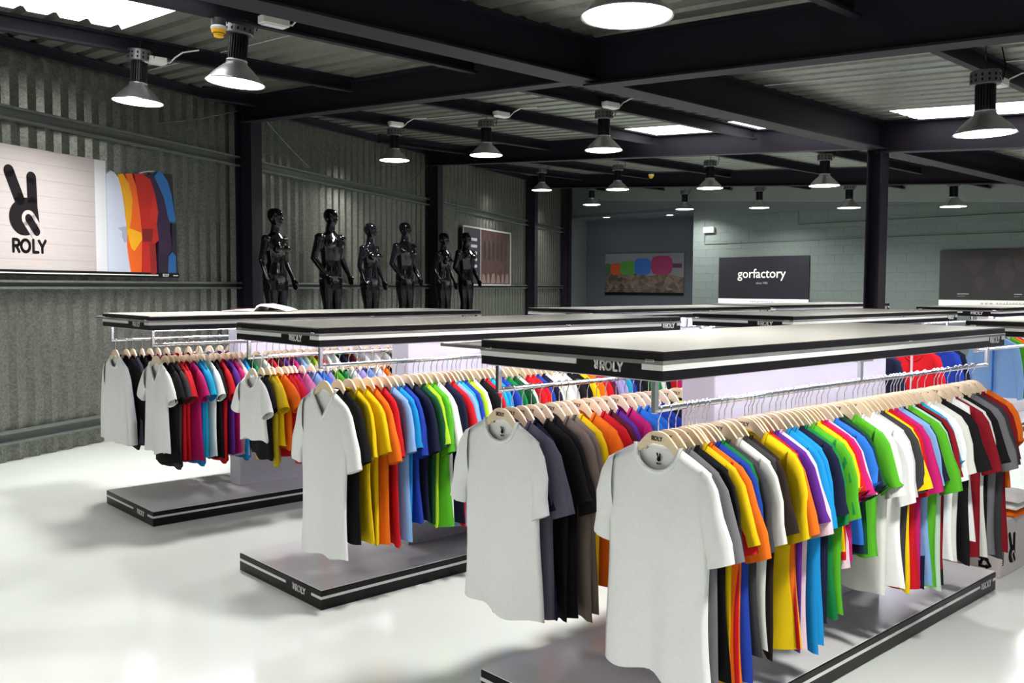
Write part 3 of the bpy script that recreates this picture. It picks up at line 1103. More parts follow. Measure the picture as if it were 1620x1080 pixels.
def lamp(u, v, w=None, label='', pos=None, tilt=0.0):
    if pos is None:
        Y = D * 1455.06 / w
        a, b = u - 810, v - 540
        x, y = a * cos(.0042) + b * sin(.0042), -a * sin(.0042) + b * cos(.0042)
        d = V((x / 1455.06, 1, -y / 1455.06))
        pi_ = .0595
        r = V((d.x, cos(pi_) + d.z * sin(pi_), -sin(pi_) + d.z * cos(pi_)))
        pos = V((0, 0, CAMH)) + r * (Y / r.y)
    r = empty('pendant_lamp', M.Translation(pos) @ M.Rotation(tilt, 4, 'Y'))
    tag(r, label, 'lamp', 'high-bay pendant lamps')
    obj('reflector', LP['reflector'], MT['alu'], r)
    obj('diffuser', LP['diffuser'], MT['diffuser'], r)
    obj('heat_sink', LP['heat_sink'], MT['fins'], r)
    obj('neck', LP['neck'], MT['alu'], r)
    hs = obj('driver_housing', LP['driver_housing'], MT['alu_dark'], r)
    obj('vent_slots', LP['vent_slots'], MT['ink'], hs)['kind'] = 'stuff'
    zt = deckz(pos) - pos.z - .03
    ch = MB()
    z = .462
    i = 0
    while z < zt:
        mm_ = M.Translation((0, 0, z + .018)) @ M.Rotation(pi / 2 * (i % 2), 4, 'Z')
        ring = [(.008 * cos(t), 0, .018 * sin(t)) for t in [2 * pi * q / 8 for q in range(9)]]
        ch.tube(ring, .0025, 5, caps=False, mtx=mm_)
        z += .028
        i += 1
    obj('chain', ch, MT['fins'], r)
    cd = MB().tube([(.06, 0, .45), (.11, 0, .47), (.13, 0, .40), (.15, 0, .50), (.12, 0, zt)], .005, 6)
    obj('power_cord', cd, MT['ink'], r)
    li = bpy.data.lights.new('lamp_light', 'AREA')
    li.shape = 'DISK'
    li.size = .38
    li.energy = LAMP_W
    li.spread = radians(145)
    li.color = (1.0, .99, .965)
    lo = bpy.data.objects.new('lamp_light', li)
    C.objects.link(lo)
    lo.parent = r
    lo.location = (0, 0, -.008)
    return r


for u, v, w, tl, lab in [
    (992, 27, 145, 0, 'largest pendant lamp, cut off by the top edge of the photo'),
    (372, 132, 93, .09, 'tilted pendant lamp with perforated grey housing below the yellow detector'),
    (218, 162, 78, .06, 'leftmost pendant lamp in front of the corrugated wall'),
    (624, 254, 48, 0, 'pendant lamp hanging left of the second wall column'),
    (769, 246, 53, 0, 'pendant lamp hanging right of the second wall column'),
    (955, 238, 60, 0, 'pendant lamp in front of the rooflight, at photo centre'),
    (1558, 212, 94, -.02, 'big dark pendant lamp in front of the right rooflight'),
    (857, 301, 33, 0, 'small pendant lamp in front of the far left wall column'),
    (977, 300, 37, 0, 'small pendant lamp left of the small yellow detector'),
    (1123, 298, 42, 0, 'small pendant lamp right of the small yellow detector'),
    (1304, 294, 48, 0, 'pendant lamp hanging just left of the dark free-standing column'),
    (936, 324, 28, 0, 'far pendant lamp above the alcove, leftmost of the far row'),
    (1083, 331, 29, 0, 'far pendant lamp next to the emergency sign'),
    (1201, 329, 32, 0, 'far pendant lamp above the poster reading gorfactory'),
    (1343, 329, 36, 0, 'far pendant lamp with bright reflector just left of the dark column'),
    (1508, 327, 40, 0, 'far pendant lamp above the world map poster'),
]:
    lamp(u, v, w, lab, tilt=tl)
for t, gg, lab in ((10.6, -2.5, 'pendant lamp out of frame above the nearest stand'), (4.6, -7.3, 'pendant lamp out of frame, leftmost of the row over the photographer'),
                   (7.4, -7.3, 'pendant lamp out of frame over the open floor left of the photographer'), (9.6, -7.3, 'pendant lamp out of frame straight above the photographer'),
                   
                   (11.2, -7.3, 'added fill lamp out of frame, rightmost of the row over the photographer'),  # unseen lamp added to brighten the white shirt fronts
                   (7.5, 6.8, 'pendant lamp out of frame, right of the free-standing column'), (9.8, 6.8, 'pendant lamp out of frame, far to the right of the free-standing column'),
                   (6.5, -11.6, 'added fill lamp out of frame, leftmost of the row behind the photographer'), (9.0, -11.6, 'added fill lamp out of frame, second of the row behind the photographer'),  # unseen row behind the camera, added as fill for the shirt fronts
                   (11.5, -11.6, 'added fill lamp out of frame, last of the row behind the photographer'),
                   (7.0, 11.3, 'pendant lamp out of frame, at the right end of the far row')):
    lamp(0, 0, None, lab, pos=roof(t, gg, -.68))

# recessed downlights of the alcove
for i, (x, y) in enumerate(((2.63, 25.9), (4.25, 25.0))):
    r = empty('downlight', M.Translation((x, y, 3.61)))
    tag(r, ('left', 'right')[i] + ' recessed downlight in the alcove ceiling above the dim colourful poster', 'downlight', 'alcove downlights')
    obj('trim_ring', MB().lathe([(.085, 0), (.12, 0), (.12, -.012), (.085, -.008)], 20, close=True), MT['boxgrey'], r)
    obj('lens', MB().lathe([(.001, -.006), (.085, -.006), (.085, -.002), (.001, -.002)], 20), MT['diffuser'], r)
    li = bpy.data.lights.new('lamp_light', 'AREA')
    li.shape = 'DISK'; li.size = .16; li.energy = 2.0
    lo = bpy.data.objects.new('lamp_light', li); C.objects.link(lo); lo.parent = r; lo.location = (0, 0, -.02)

# ------------------------------------------------------------------ mannequins


def mannequin_mesh(female):
    mb = MB()

    def loft(rings, n=20):
        vs, fs = [], []
        for z, rx, ry, yo, *xo in rings:
            for k in range(n):
                t = 2 * pi * k / n
                vs.append(((xo[0] if xo else 0) + rx * cos(t), yo + ry * sin(t), z))
        for i in range(len(rings) - 1):
            for k in range(n):
                fs.append((i * n + k, i * n + (k + 1) % n, (i + 1) * n + (k + 1) % n, (i + 1) * n + k))
        fs += [tuple(range(n - 1, -1, -1)), tuple((len(rings) - 1) * n + k for k in range(n))]
        mb.add(vs, fs)

    def ball(c, r, sx=1, sy=1, sz=1):
        bm = bmesh.new()
        bmesh.ops.create_icosphere(bm, subdivisions=2, radius=1)
        bm.verts.index_update()
        mb.add([(c[0] + v.co.x * r * sx, c[1] + v.co.y * r * sy, c[2] + v.co.z * r * sz) for v in bm.verts], [tuple(v.index for v in f.verts) for f in bm.faces])
        bm.free()

    if female:
        loft([(.86, .12, .09, .01), (.92, .168, .115, .015), (.97, .172, .12, .015), (1.04, .150, .105, .01), (1.13, .115, .085, 0), (1.20, .122, .088, 0), (1.30, .148, .098, -.005),
              (1.38, .158, .095, 0), (1.44, .150, .08, .005), (1.485, .10, .062, .01), (1.515, .052, .05, .012), (1.60, .046, .048, .0), (1.63, .045, .05, -.005)])
        for s in (-1, 1):
            ball((s * .072, -.088, 1.30), .058, 1, .95, 1)
        SHX, SHZ, EL, WR = .165, 1.43, (.215, .03, 1.15), (.235, -.06, .92)
        r_arm = [.046, .040, .034, .030, .022]
    else:
        loft([(.87, .13, .095, .01), (.93, .165, .115, .012), (1.0, .165, .115, .01), (1.08, .150, .100, 0), (1.15, .146, .098, -.002), (1.26, .168, .112, -.008), (1.36, .192, .122, -.012),
              (1.44, .196, .112, -.004), (1.50, .170, .085, .008), (1.54, .10, .068, .012), (1.57, .060, .058, .012), (1.64, .056, .056, 0), (1.67, .052, .056, -.006)])
        for s in (-1, 1):
            ball((s * .082, -.095, 1.385), .072, 1.1, .55, .75)
        SHX, SHZ, EL, WR = .205, 1.47, (.262, .05, 1.18), (.225, -.10, .955)
        r_arm = [.058, .052, .044, .038, .026]
    hz = 1.60 if female else 1.645
    # head: skull, jaw, nose, ears
    loft([(hz, .030, .035, -.030), (hz + .02, .044, .055, -.022), (hz + .05, .058, .078, -.012), (hz + .10, .070, .092, 0), (hz + .14, .074, .097, .004), (hz + .18, .070, .09, .006),
          (hz + .21, .055, .07, .008), (hz + .228, .03, .04, .01)])
    mb.tube([(0, -.088, hz + .115), (0, -.102, hz + .085), (0, -.108, hz + .072), (0, -.085, hz + .062)], [.008, .011, .013, .008], 8)
    ball((0, -.085, hz + .035), .02, 1.3, .6, .5)
    ball((0, -.084, hz + .12), .03, 1.7, .45, .35)
    for s in (-1, 1):
        ball((s * .073, .01, hz + .095), .03, .3, .6, 1)
    for s in (-1, 1):
        # arm with a slight bend; the hand has a palm, a thumb and four fingers
        sh = V((s * SHX, .008, SHZ))
        el, wr = V((s * EL[0], EL[1], EL[2])), V((s * WR[0], WR[1], WR[2]))
        ball(sh, r_arm[0] * 1.12)
        mb.tube([sh, sh.lerp(el, .5), el, el.lerp(wr, .4), wr], r_arm, 12)
        d = (wr - el).normalized()
        d = (d + V((0, 0, -.5))).normalized()
        pe = wr + d * .085
        mb.tube([wr - d * .01, wr + d * .03, pe], [(.024, .018), (.018, .036), (.014, .038)], 10)
        fw = V((0, 1, 0))
        fw = (fw - d * fw.dot(d)).normalized()
        nrm = d.cross(fw)
        for q, (off, ln) in enumerate(((-.030, .075), (-.010, .088), (.010, .082), (.029, .062))):
            a = pe + fw * off - d * .01
            b = a + d * ln * .5 + nrm * .004 * s
            c_ = b + (d * .9 - V((s, 0, 0)) * .25).normalized() * ln * .5
            mb.tube([a, b, c_], [.0095, .009, .0075], 8)
        a = wr + d * .03 - fw * .03
        mb.tube([a, a + d * .03 - fw * .022, a + d * .062 - fw * .026], [.012, .0105, .008], 8)
        # leg
        hip, kn, an = V((s * .085, .008, .90)), V((s * .088, -.015, .50)), V((s * .092, .02, .085))
        mb.tube([hip, hip.lerp(kn, .35), hip.lerp(kn, .8), kn, kn.lerp(an, .3), kn.lerp(an, .75), an, an - V((0, 0, .05))],
                [.092, .088, .064, .056, .060, .042, .036, .036], 14)
        mb.tube([(s * .092, .05, .035), (s * .094, -.02, .045), (s * .10, -.10, .03), (s * .104, -.16, .02)], [(.032, .030), (.036, .036), (.042, .025), (.030, .014)], 12)
    me = mb.mesh('body', True)
    o = bpy.data.objects.new('tmp_body', me)
    C.objects.link(o)
    m = o.modifiers.new('r', 'REMESH')
    m.mode = 'VOXEL'
    m.voxel_size = .0095
    m = o.modifiers.new('s', 'SMOOTH')
    m.factor = .5
    m.iterations = 5
    dg = bpy.context.evaluated_depsgraph_get()
    out = bpy.data.meshes.new_from_object(o.evaluated_get(dg))
    out.name = 'body'
    bpy.data.objects.remove(o)
    out.polygons.foreach_set('use_smooth', [True] * len(out.polygons))
    out.materials.clear()
    return out


MAN = {True: mannequin_mesh(True), False: mannequin_mesh(False)}
PZ = .84
plate = MB().lathe([(.001, 0), (.16, 0), (.16, .008), (.15, .014), (.001, .014)], 28).mesh('base_plate')
for u, fem, hd, rot, lab in [
    (437, True, 1.80, 66, 'glossy black female mannequin, leftmost, next to the first wall column'),
    (524, False, 1.90, 62, 'glossy black male mannequin, second from the left'),
    (586, True, 1.78, 64, 'glossy black female mannequin, third from the left'),
    (641, False, 1.87, 62, 'glossy black male mannequin, fourth from the left'),
    (702, True, 1.79, 62, 'glossy black female mannequin, fifth from left, right of a column'),
    (737, False, 1.86, 58, 'glossy black male mannequin, rightmost, in front of the framed poster'),
]:
    m_ = (u - 810) / 1455.06 * 1.0
    off = .56
    b = W0 + wn * off
    s = (m_ * b.y - b.x) / (wd.x - m_ * wd.y)
    p = onwall(s, off, PZ)
    sc = (hd - .014) / (1.828 if fem else 1.873)
    r = empty('mannequin', M.Translation(p) @ M.Rotation(radians(rot), 4, 'Z'))
    tag(r, lab, 'mannequin', 'black mannequins along the corrugated wall')
    obj('base_plate', plate, MT['chrome'], r)
    obj('body', MAN[fem], MT['mannequin'], r, mtx=M.Translation((0, 0, .012)) @ M.Diagonal((sc * 1.13, sc * 1.13, sc, 1)))
pl = MB()
s0, s1 = 3.05, 11.2
mtx = frame(onwall(s0, .30, 0), wd, -wn)
pl.bbox(0, s1 - s0, -.60, 0, .0, PZ, .01)
tag(obj('display_plinth', pl, MT['plinth'], mtx=mtx), 'long dark plinth carrying the six black mannequins along the wall', 'plinth')

# ------------------------------------------------------------------ posters


def pmat(rgb, **k):
    key = 'print_%d_%d_%d' % rgb
    if key not in MT: MT[key] = mat(key, s2l(*rgb), .5, **k)
    return MT[key]


def flat(name, pts, y, material, parent, th=.001):
    return obj(name, MB().prism(pts, y, y - th), material, parent)


def rect(x0, x1, z0, z1):
    return [(x0, z0), (x1, z0), (x1, z1), (x0, z1)]


# large banner with emblem, name and a photo of shirts
z0, z1 = 1.745, 2.945
B0, B1 = -3.1, 1.56
ban = empty('wall_banner', frame(onwall(B0, .085, z0), wd, -wn))
tag(ban, 'long banner with black hand emblem, ROLY and a row of colourful shirts', 'banner')
bw_, bh_ = B1 - B0, z1 - z0
x_ph = .40 - B0
obj('board', MB().bbox(0, x_ph, 0, .03, 0, bh_, .003), MT['planks'], ban)
obj('photo_print', MB().bbox(x_ph - .10, x_ph + .055, -.001, .03, 0, bh_, .002), pmat((196, 196, 200)), ban)
obj('bottom_strip', MB().box(0, bw_, -.006, .03, 0, .055), MT['black'], ban)
obj('bottom_line', MB().box(0, bw_ - .35, -.008, -.006, .020, .031), MT['letter'], ban)
obj('bottom_line', MB().box(bw_ - .1, bw_ - .02, -.008, -.006, .020, .031), MT['letter'], ban)
mb = MB(); strokes(mb, ROLY, .28, .028, bw_ - .27, .012, -.006, -.008, 6)
obj('small_lettering', mb, MT['letter'], ban)
lx = -.80 - B0
mb = MB(); emblem_dark(mb, .645, lx, .37, 0, -.002, 40)
em = obj('emblem', mb, MT['ink'], ban)
mb = MB(); emblem_thumb(mb, .645, lx, .37, -.0022, -.003, 122)
obj('emblem_gap', mb, pmat((170, 161, 159)), em)
mb = MB(); emblem_thumb(mb, .645, lx, .37, -.0032, -.004, 64)
obj('emblem_thumb', mb, MT['ink'], em)
mb = MB(); strokes(mb, ROLY, .26, .112, lx + .085, .222, 0, -.002, 14)
obj('lettering', mb, MT['ink'], ban)
# printed shirts on the right end, cut out along their outline


def bc(px, py):
    top = 170 + (px - 700) * .14
    return (.42 - B0 + (px - 697) / 545 * 1.17, (985 - py) / (985 - top) * bh_)


for rgb, y, pts in [
    ((182, 188, 204), 0, [(716, 962), (716, 262), (745, 235), (770, 250), (800, 290), (825, 420), (845, 620), (850, 740), (870, 962)]),
    ((150, 154, 172), 1, [(785, 637), (850, 622), (870, 720), (830, 742), (812, 700), (815, 662)]),
    ((214, 150, 8), 2, [(790, 262), (825, 255), (865, 320), (890, 430), (880, 560), (865, 640), (848, 700), (835, 450)]),
    ((222, 92, 14), 1.5, [(845, 255), (885, 250), (915, 330), (940, 520), (955, 650), (945, 962), (870, 962), (845, 770), (850, 640), (890, 430)]),
    ((232, 168, 10), 3, [(850, 648), (868, 640), (945, 668), (952, 715), (895, 800), (872, 775), (858, 720)]),
    ((186, 26, 18), 2.5, [(905, 255), (960, 250), (1020, 290), (1055, 400), (1075, 520), (1060, 600), (1075, 720), (1050, 740), (1055, 962), (950, 962), (955, 700), (940, 520), (915, 330)]),
    ((120, 16, 14), 3.2, [(955, 640), (1035, 640), (1022, 735), (958, 730)]),
    ((140, 18, 16), 3.2, [(1005, 745), (1050, 742), (1050, 962), (1012, 962)]),
    ((206, 40, 22), 3.6, [(1005, 560), (1030, 450), (1045, 400), (1072, 525), (1060, 602)]),
    ((46, 16, 58), 2, [(985, 260), (1040, 255), (1080, 310), (1120, 420), (1160, 600), (1180, 790), (1140, 830), (1140, 962), (1070, 962), (1075, 720), (1060, 600), (1075, 520), (1050, 390)]),
    ((30, 10, 36), 2.6, [(1078, 812), (1150, 830), (1140, 962), (1072, 962)]),
    ((30, 104, 172), 3, [(1050, 268), (1075, 235), (1110, 245), (1150, 300), (1180, 400), (1206, 560), (1206, 582), (1170, 592), (1150, 560), (1120, 420)]),
    ((26, 92, 158), 1.4, [(1142, 840), (1180, 800), (1206, 830), (1206, 962), (1146, 962)]),
    ((16, 16, 26), 1, [(1110, 245), (1190, 250), (1195, 400), (1206, 560), (1180, 400), (1150, 300)]),
    ((18, 20, 34), 1, [(1180, 596), (1214, 600), (1220, 970), (1204, 970), (1204, 830), (1180, 800)]),
    ((170, 170, 170), 4, [(940, 244), (990, 232), (1050, 228), (1052, 235), (992, 240), (944, 252)]),
]:
    obj('printed_shirt', MB().prism([bc(*q) for q in pts], .02, -.0015 - y * .0015), pmat(rgb), ban)

# framed poster behind the rightmost mannequin
ps = empty('framed_poster', frame(onwall(10.24, .085, 1.70), wd, -wn))
tag(ps, 'framed dark poster with a brown photo of an old building, behind the rightmost mannequin', 'poster')
pw, ph_ = 2.92, 1.19
obj('board', MB().bbox(0, pw, 0, .02, 0, ph_, .002), pmat((30, 28, 40)), ps)
for a in (rect(-.02, pw + .02, ph_ - .01, ph_ + .025), rect(-.02, pw + .02, -.02, .012), rect(-.02, .012, 0, ph_), rect(pw - .012, pw + .02, 0, ph_), rect(.95, .985, 0, ph_)):
    obj('frame_bar', MB().prism(a, .0, -.02), pmat((150, 150, 146)), ps)
obj('photo_print', MB().prism(rect(1.0, pw - .02, .02, ph_ - .02), 0, -.003), mat('brown_photo', s2l(56, 38, 33), .5, noise=.5, nscale=6), ps)
for i in range(6):
    x = 1.2 + i * .27
    flat('printed_window', rect(x, x + .12, .55, .95), -.003, pmat((34, 22, 20)), ps)
for i, (x, w_) in enumerate(((1.05, .28), (1.36, .22), (1.62, .3), (1.98, .25), (2.3, .2), (2.55, .28))):
    flat('printed_crowd', [(x, .03), (x + w_, .03), (x + w_ * .8, .2 + .03 * (i % 3)), (x + w_ * .3, .24)], -.003, pmat((104, 88, 80)), ps)
for i in range(5):
    flat('printed_caption', rect(.45, .80, .92 - i * .14, .98 - i * .14), 0, pmat((150, 150, 160)), ps)


def backposter(name, t0, z0_, label, cat):
    r = empty(name, frame(backpt(t0, z0_, .055), e, g))
    return tag(r, label, cat)


# dark poster with the company name
pw, ph_ = 2.41, 1.12
r = backposter('wall_poster', -1.85, 1.275, 'navy poster reading gorfactory in white letters on the back wall', 'poster')
obj('board', MB().bbox(0, pw, 0, .025, 0, ph_, .003), pmat((13, 14, 25)), r)
obj('white_strip', MB().prism(rect(0, pw, 0, .12), 0, -.002), pmat((226, 226, 230)), r)
obj('lettering', text_mesh('gorfactory', .305, .003, .002), MT['letter'], r, loc=(pw * .49, -.002, .62))
obj('small_lettering', text_mesh('since 1981', .075, .002), pmat((150, 150, 160)), r, loc=(pw / 2, -.002, .47))
obj('address_lettering', text_mesh('www.gorfactory.es', .085, .002), pmat((120, 120, 126)), r, loc=(pw / 2, -.003, .035))

# world map poster
r = backposter('wall_poster', 3.45, 1.31, 'almost black world map poster with white strip, right of the dark column', 'poster')
obj('board', MB().bbox(0, pw, 0, .025, 0, ph_, .003), pmat((26, 23, 25)), r)
obj('white_strip', MB().prism(rect(0, pw, 0, .12), 0, -.002), pmat((226, 226, 222)), r)
obj('address_lettering', text_mesh('w w w . g o r f a c t o r y . e u', .085, .002), pmat((110, 110, 112)), r, loc=(pw * .55, -.003, .035))
for nm, pts in [('north_america', [(.45, .92), (.62, 1.02), (.85, .98), (.92, .88), (.80, .80), (.74, .68), (.66, .62), (.60, .72), (.50, .80)]),
                ('south_america', [(.72, .58), (.82, .60), (.90, .50), (.84, .36), (.76, .24), (.73, .38), (.68, .50)]),
                ('europe_africa', [(1.08, .86), (1.22, .98), (1.36, .92), (1.30, .78), (1.44, .66), (1.40, .52), (1.30, .34), (1.22, .36), (1.18, .56), (1.06, .64)]),
                ('asia', [(1.38, .94), (1.60, 1.03), (1.95, 1.0), (2.1, .88), (1.96, .74), (1.82, .66), (1.70, .58), (1.58, .66), (1.46, .70)]),
                ('australia', [(1.88, .42), (2.02, .48), (2.12, .40), (2.06, .28), (1.90, .30)])]:
    obj('printed_continent', MB().prism(pts, 0, -.0015), pmat((44, 32, 35)), r)
for x, w_ in ((.36, .22), (1.42, .14), (1.72, .2)):
    flat('printed_caption', rect(x, x + w_, .235, .25), 0, pmat((150, 150, 150)), r)
    flat('printed_caption', rect(x, x + w_ * .7, .19, .205), 0, pmat((90, 90, 90)), r)

# colourful poster in the alcove, its dim light put into darker print colours
ad = (AL2 - AL1).normalized()
an_ = V((-ad.y, ad.x, 0))
r = empty('wall_poster', frame(AL1 + ad * .62 - an_ * .03 + UP * 1.43, ad, an_))
tag(r, 'dim poster of coloured fabric rolls on rocks in the alcove', 'poster')
pw, ph_ = 2.42, 1.2
obj('board', MB().bbox(0, pw, 0, .02, 0, ph_, .003), pmat((104, 106, 112)), r)
obj('bottom_strip', MB().prism(rect(0, pw, 0, .08), 0, -.004), MT['black'], r)
obj('printed_rocks', MB().prism([(0, .08), (pw, .08), (pw, .5), (1.9, .62), (1.4, .55), (.8, .68), (0, .6)], 0, -.002),
    mat('rock_print', s2l(84, 70, 60), .6, noise=.7, nscale=8, vor=True), r)


def blob(x0_, x1_, zb, zt, rgb, y):
    cx, cz, rx, rz = (x0_ + x1_) / 2, (zb + zt) / 2, (x1_ - x0_) / 2, (zt - zb) / 2
    pts = []
    for k in range(24):
        t = 2 * pi * k / 24
        c_, s_ = cos(t), sin(t)
        pts.append((cx + rx * math.copysign(abs(c_) ** .6, c_), cz + rz * math.copysign(abs(s_) ** .6, s_)))
    flat('printed_roll', pts, y, pmat(rgb), r)


blob(.0, .2, .58, .92, (52, 84, 58), -.001)
blob(.18, .52, .58, .92, (160, 62, 24), -.002)
blob(.48, 1.0, .58, .98, (58, 116, 40), -.003)
blob(.92, 1.44, .58, 1.06, (28, 82, 150), -.004)
blob(1.44, 2.08, .58, 1.12, (126, 22, 74), -.005)
flat('printed_connector', rect(2.06, 2.36, .78, .90), -.001, pmat((60, 24, 50)), r)

# ------------------------------------------------------------------ small fittings
for i, (t, gg, lab) in enumerate(((2.72, -2.25, 'white junction box on the purlin left of the yellow detector'),
                                  (4.80, -2.2, 'white junction box on the purlin right of the yellow detector'),
                                  (.60, 2.0, 'white junction box above the lamp left of the second wall column'),
                                  (2.73, 2.02, 'white junction box above the lamp right of the second wall column'),
                                  (4.42, 2.08, 'white junction box at photo centre above a hanging lamp'),
                                  (8.33, 2.25, 'white junction box by the right edge near the rooflight'))):
    r = empty('junction_box', frame(roof(t + .035, gg, -.15 if i in (0, 5) else -.08), e, g))
    tag(r, lab, 'junction box', 'junction boxes on the purlins')
    obj('housing', MB().bbox(-.045, .045, -.11, .11, -.06, 0, .006), MT['boxgrey'], r)
    obj('cover', MB().bbox(-.035, .035, -.09, .09, -.066, -.06, .002), MT['white'], r)
    obj('conduit', MB().tube([(0, .11, -.03), (0, .15, -.03), (.02, .19, .02), (.10, .23, .06), (.34, .27, .06 - .016)], .007, 6), MT['boxgrey'], r)
for t, gg, lab in ((4.72, -2.58, 'yellow and white detector hanging near the top left lamp'), (-.15, 8.7, 'small yellow detector below the far roof beams')):
    r = empty('smoke_detector', frame(roof(t, gg, -.15), e, g) @ M.Scale(.74, 4))
    tag(r, lab, 'detector', 'yellow smoke detectors')
    obj('mount', MB().lathe([(.001, 0), (.07, 0), (.07, -.07), (.001, -.07)], 20), MT['plinth'], r)
    obj('rim', MB().lathe([(.001, -.07), (.068, -.07), (.078, -.085), (.074, -.105), (.001, -.105)], 24), MT['white'], r)
    b_ = obj('body', MB().lathe([(.072, -.105), (.066, -.135), (.048, -.150), (.045, -.175), (.001, -.18)], 24), MT['yellow'], r)
    obj('grille', MB().lathe([(.058, -.142), (.061, -.142), (.061, -.147), (.058, -.147)], 20, close=True), MT['ink'], b_)
r = empty('emergency_sign', frame(backpt(-2.15, 3.08, .03), e, g))
tag(r, 'small pale emergency light sign high on the back wall by the alcove', 'sign')
obj('housing', MB().bbox(-.15, .15, -.07, 0, -.07, .07, .008), MT['boxgrey'], r)
obj('lens', MB().bbox(-.13, .13, -.08, -.07, -.055, .055, .004), MT['paper'], r)
# junction box where the conduits meet, and thin bracing wires by the columns
r = tag(obj('conduit_box', MB().bbox(-.09, .09, -.06, 0, -.09, .09, .008), MT['block'], mtx=frame(backpt(1.97, 2.74, .024), e, g)), 'square conduit box on the back wall left of the dark column', 'conduit box')
for a, b, lab in (((3.1, .1, 3.95), (4.4, .1, 3.35), 'thin bracing rod right of the first wall column'), ((8.5, .1, 3.9), (7.7, .1, 3.5), 'thin bracing rod left of the second wall column'),
                  ((2.7, .1, 3.86), (1.2, .1, 3.45), 'thin bracing rod left of the first wall column'), ((9.9, .12, 3.6), (9.75, .12, 2.95), 'thin bent cable right of the second wall column')):
    p, q = onwall(*a), onwall(*b)
    tag(obj('bracing_rod', MB().tube([p, p.lerp(q, .5) - UP * .02, q], .007, 6), MT['girt']), lab, 'rod')

# ------------------------------------------------------------------ magazine on the leftmost stand
mz = empty('magazine', S['left'].matrix_basis @ M.Translation((.17, 1.20, 1.4505)) @ M.Rotation(radians(44), 4, 'Z') @ M.Scale(1.2, 4))
tag(mz, 'open magazine lying on the canopy of the leftmost stand', 'magazine')


def pages(x0_, x1_, hgt, n=10):
    vs, fs = [], []
    for i in range(n + 1):
        t = i / n
        x = lerp(x0_, x1_, t)
        z = hgt * min(1, t * 7) * (1 - t) ** .7 + .002
        for y in (-.14, .14):
            vs += [(x, y, z + .003), (x, y, max(0, z - .010 * (1 - t)))]
    for i in range(n):
        a = i * 4
        fs += [(a, a + 4, a + 6, a + 2), (a + 1, a + 3, a + 7, a + 5), (a, a + 1, a + 5, a + 4), (a + 2, a + 6, a + 7, a + 3)]
    fs += [(0, 2, 3, 1), (n * 4, n * 4 + 1, n * 4 + 3, n * 4 + 2)]
    return MB().add(vs, fs)


obj('cover', MB().box(-.225, .225, -.145, .145, 0, .0015), MT['printdark'], mz)
obj('left_pages', pages(0, -.22, .012), MT['paper'], mz)
obj('right_pages', pages(0, .22, .052), MT['paper'], mz)
obj('printed_picture', MB().box(-.19, -.05, -.1, .1, .0165, .0168), MT['printdark'], mz)

# ------------------------------------------------------------------ cartons and folded clothes by the right edge
ct = empty('carton', frame(V((2.80, 5.18, 0)), EX, GX))
tag(ct, 'white printed carton with recycling symbol behind the nearest stand', 'carton', 'cartons by the right edge')
cw, cl, chh = .42, .60, .33
b_ = obj('box', MB().bbox(-cw, 0, 0, cl, 0, chh, .005), MT['carton'], ct)
obj('flap', MB().box(-cw, 0, -.002, .0, chh - .002, chh + .002), MT['carton'], ct)
obj('tape', MB().box(-cw - .001, .001, cl / 2 - .03, cl / 2 + .03, chh, chh + .0015), MT['boxgrey'], ct)
mb = MB()
for k in range(3):
    a0 = radians(90 + 120 * k)
    a1 = radians(90 + 120 * (k + 1))
    p = V((cos(a0), sin(a0)))
    q = V((cos(a1), sin(a1)))
    ln = [(p.lerp(q, .12).x * .04, p.lerp(q, .12).y * .04), (p.lerp(q, .70).x * .04, p.lerp(q, .70).y * .04)]
    strokes(mb, [ln], .016, 1, 0, 0, 0, -.0015, 8)
    m1, m2 = p.lerp(q, .62) * .04, p.lerp(q, .95) * .04
    dd = (q - p).normalized()
    nn = V((-dd.y, dd.x)) * .016
    mb.prism([(m1.x + nn.x, m1.y + nn.y), (m1.x - nn.x, m1.y - nn.y), (m2.x, m2.y)], 0, -.0015)
obj('recycling_symbol', mb, MT['ink'], ct, loc=(-.085, 0, .075))
mb = MB(); emblem_dark(mb, .19, .11, .06, 0, -.002, 24)
em = obj('emblem', mb, MT['ink'], ct, mtx=FX(0.0, 0, 0))
mb = MB(); emblem_thumb(mb, .19, .11, .06, -.0022, -.003, 122)
obj('emblem_gap', mb, MT['carton'], em)
mb = MB(); emblem_thumb(mb, .19, .11, .06, -.0032, -.004, 64)
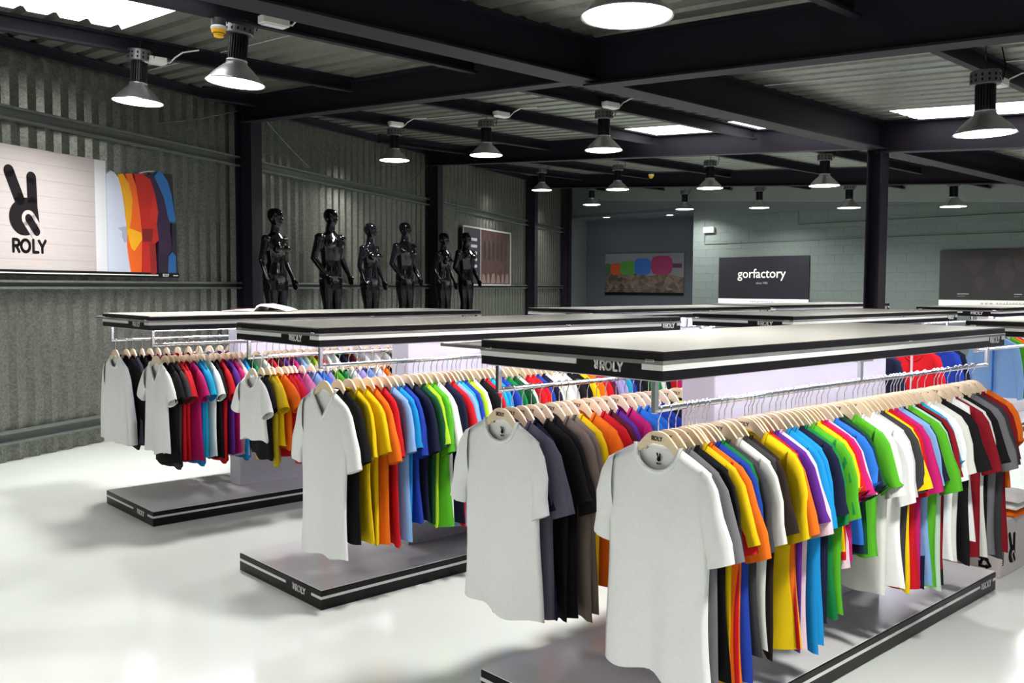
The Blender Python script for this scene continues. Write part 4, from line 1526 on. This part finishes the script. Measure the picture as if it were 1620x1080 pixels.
obj('emblem_thumb', mb, MT['ink'], em)
mb = MB()
for k in range(9): mb.box(0, .0015, .03 + .0, .05, .07 + k * .011, .076 + k * .011)
obj('barcode', mb, MT['ink'], ct)
mb = MB()
strokes(mb, ROLY, .28, .022, 0, 0, 0, -.0015, 6)


def folded(p, rgb, lab, seed):
    rnd = random.Random(seed)
    r_ = empty('folded_shirt', frame(V(p), EX, GX))
    tag(r_, lab, 'folded shirt', 'folded shirts by the right edge')
    n = 10
    vs, fs = [], []
    for j in range(n + 1):
        for i in range(n + 1):
            x, y = i / n - .5, j / n - .5
            ed = max(abs(x), abs(y)) * 2
            z = .035 * (1 - ed ** 6) + .004 * sin(9 * x + seed) * sin(7 * y)
            vs.append((x * .30, y * .34, max(.001, z)))
    for j in range(n):
        for i in range(n):
            a = j * (n + 1) + i
            fs.append((a, a + 1, a + n + 2, a + n + 1))
    bt = len(vs)
    vs += [(-.15, -.17, 0), (.15, -.17, 0), (.15, .17, 0), (-.15, .17, 0)]
    fs.append((bt + 3, bt + 2, bt + 1, bt))
    obj('cloth', mesh_from('cloth', vs, fs, True), CLOTH[rgb], r_)
    obj('fold_edge', MB().tube([(-.14, -.168, .008), (0, -.172, .012), (.14, -.168, .008)], .008, 8), CLOTH[rgb], r_)


q = V((2.80, 5.18, 0)) - EX * .13 + GX * .33
folded(q + UP * (chh + .003), 'orange', 'orange folded shirt, lowest of the pile on the printed carton', 3)
folded(q + UP * (chh + .045), 'white', 'white folded shirt in the middle of the pile on the carton', 1)
folded(q + UP * (chh + .088) + EX * .01, 'off-white', 'off-white folded shirt on top of the pile on the carton', 2)
pt = empty('pallet', frame(V((2.18, 5.95, 0)), EX, GX))
tag(pt, 'low dark pallet behind the far end of the nearest stand', 'pallet')
for k in range(5):
    obj('deck_slat', MB().bbox(0, .8, k * .13, k * .13 + .1, .1, .12, .003), MT['plinth'], pt)
for x in (0, .36, .72):
    obj('runner', MB().bbox(x, x + .08, 0, .62, 0, .1, .003), MT['plinth'], pt)
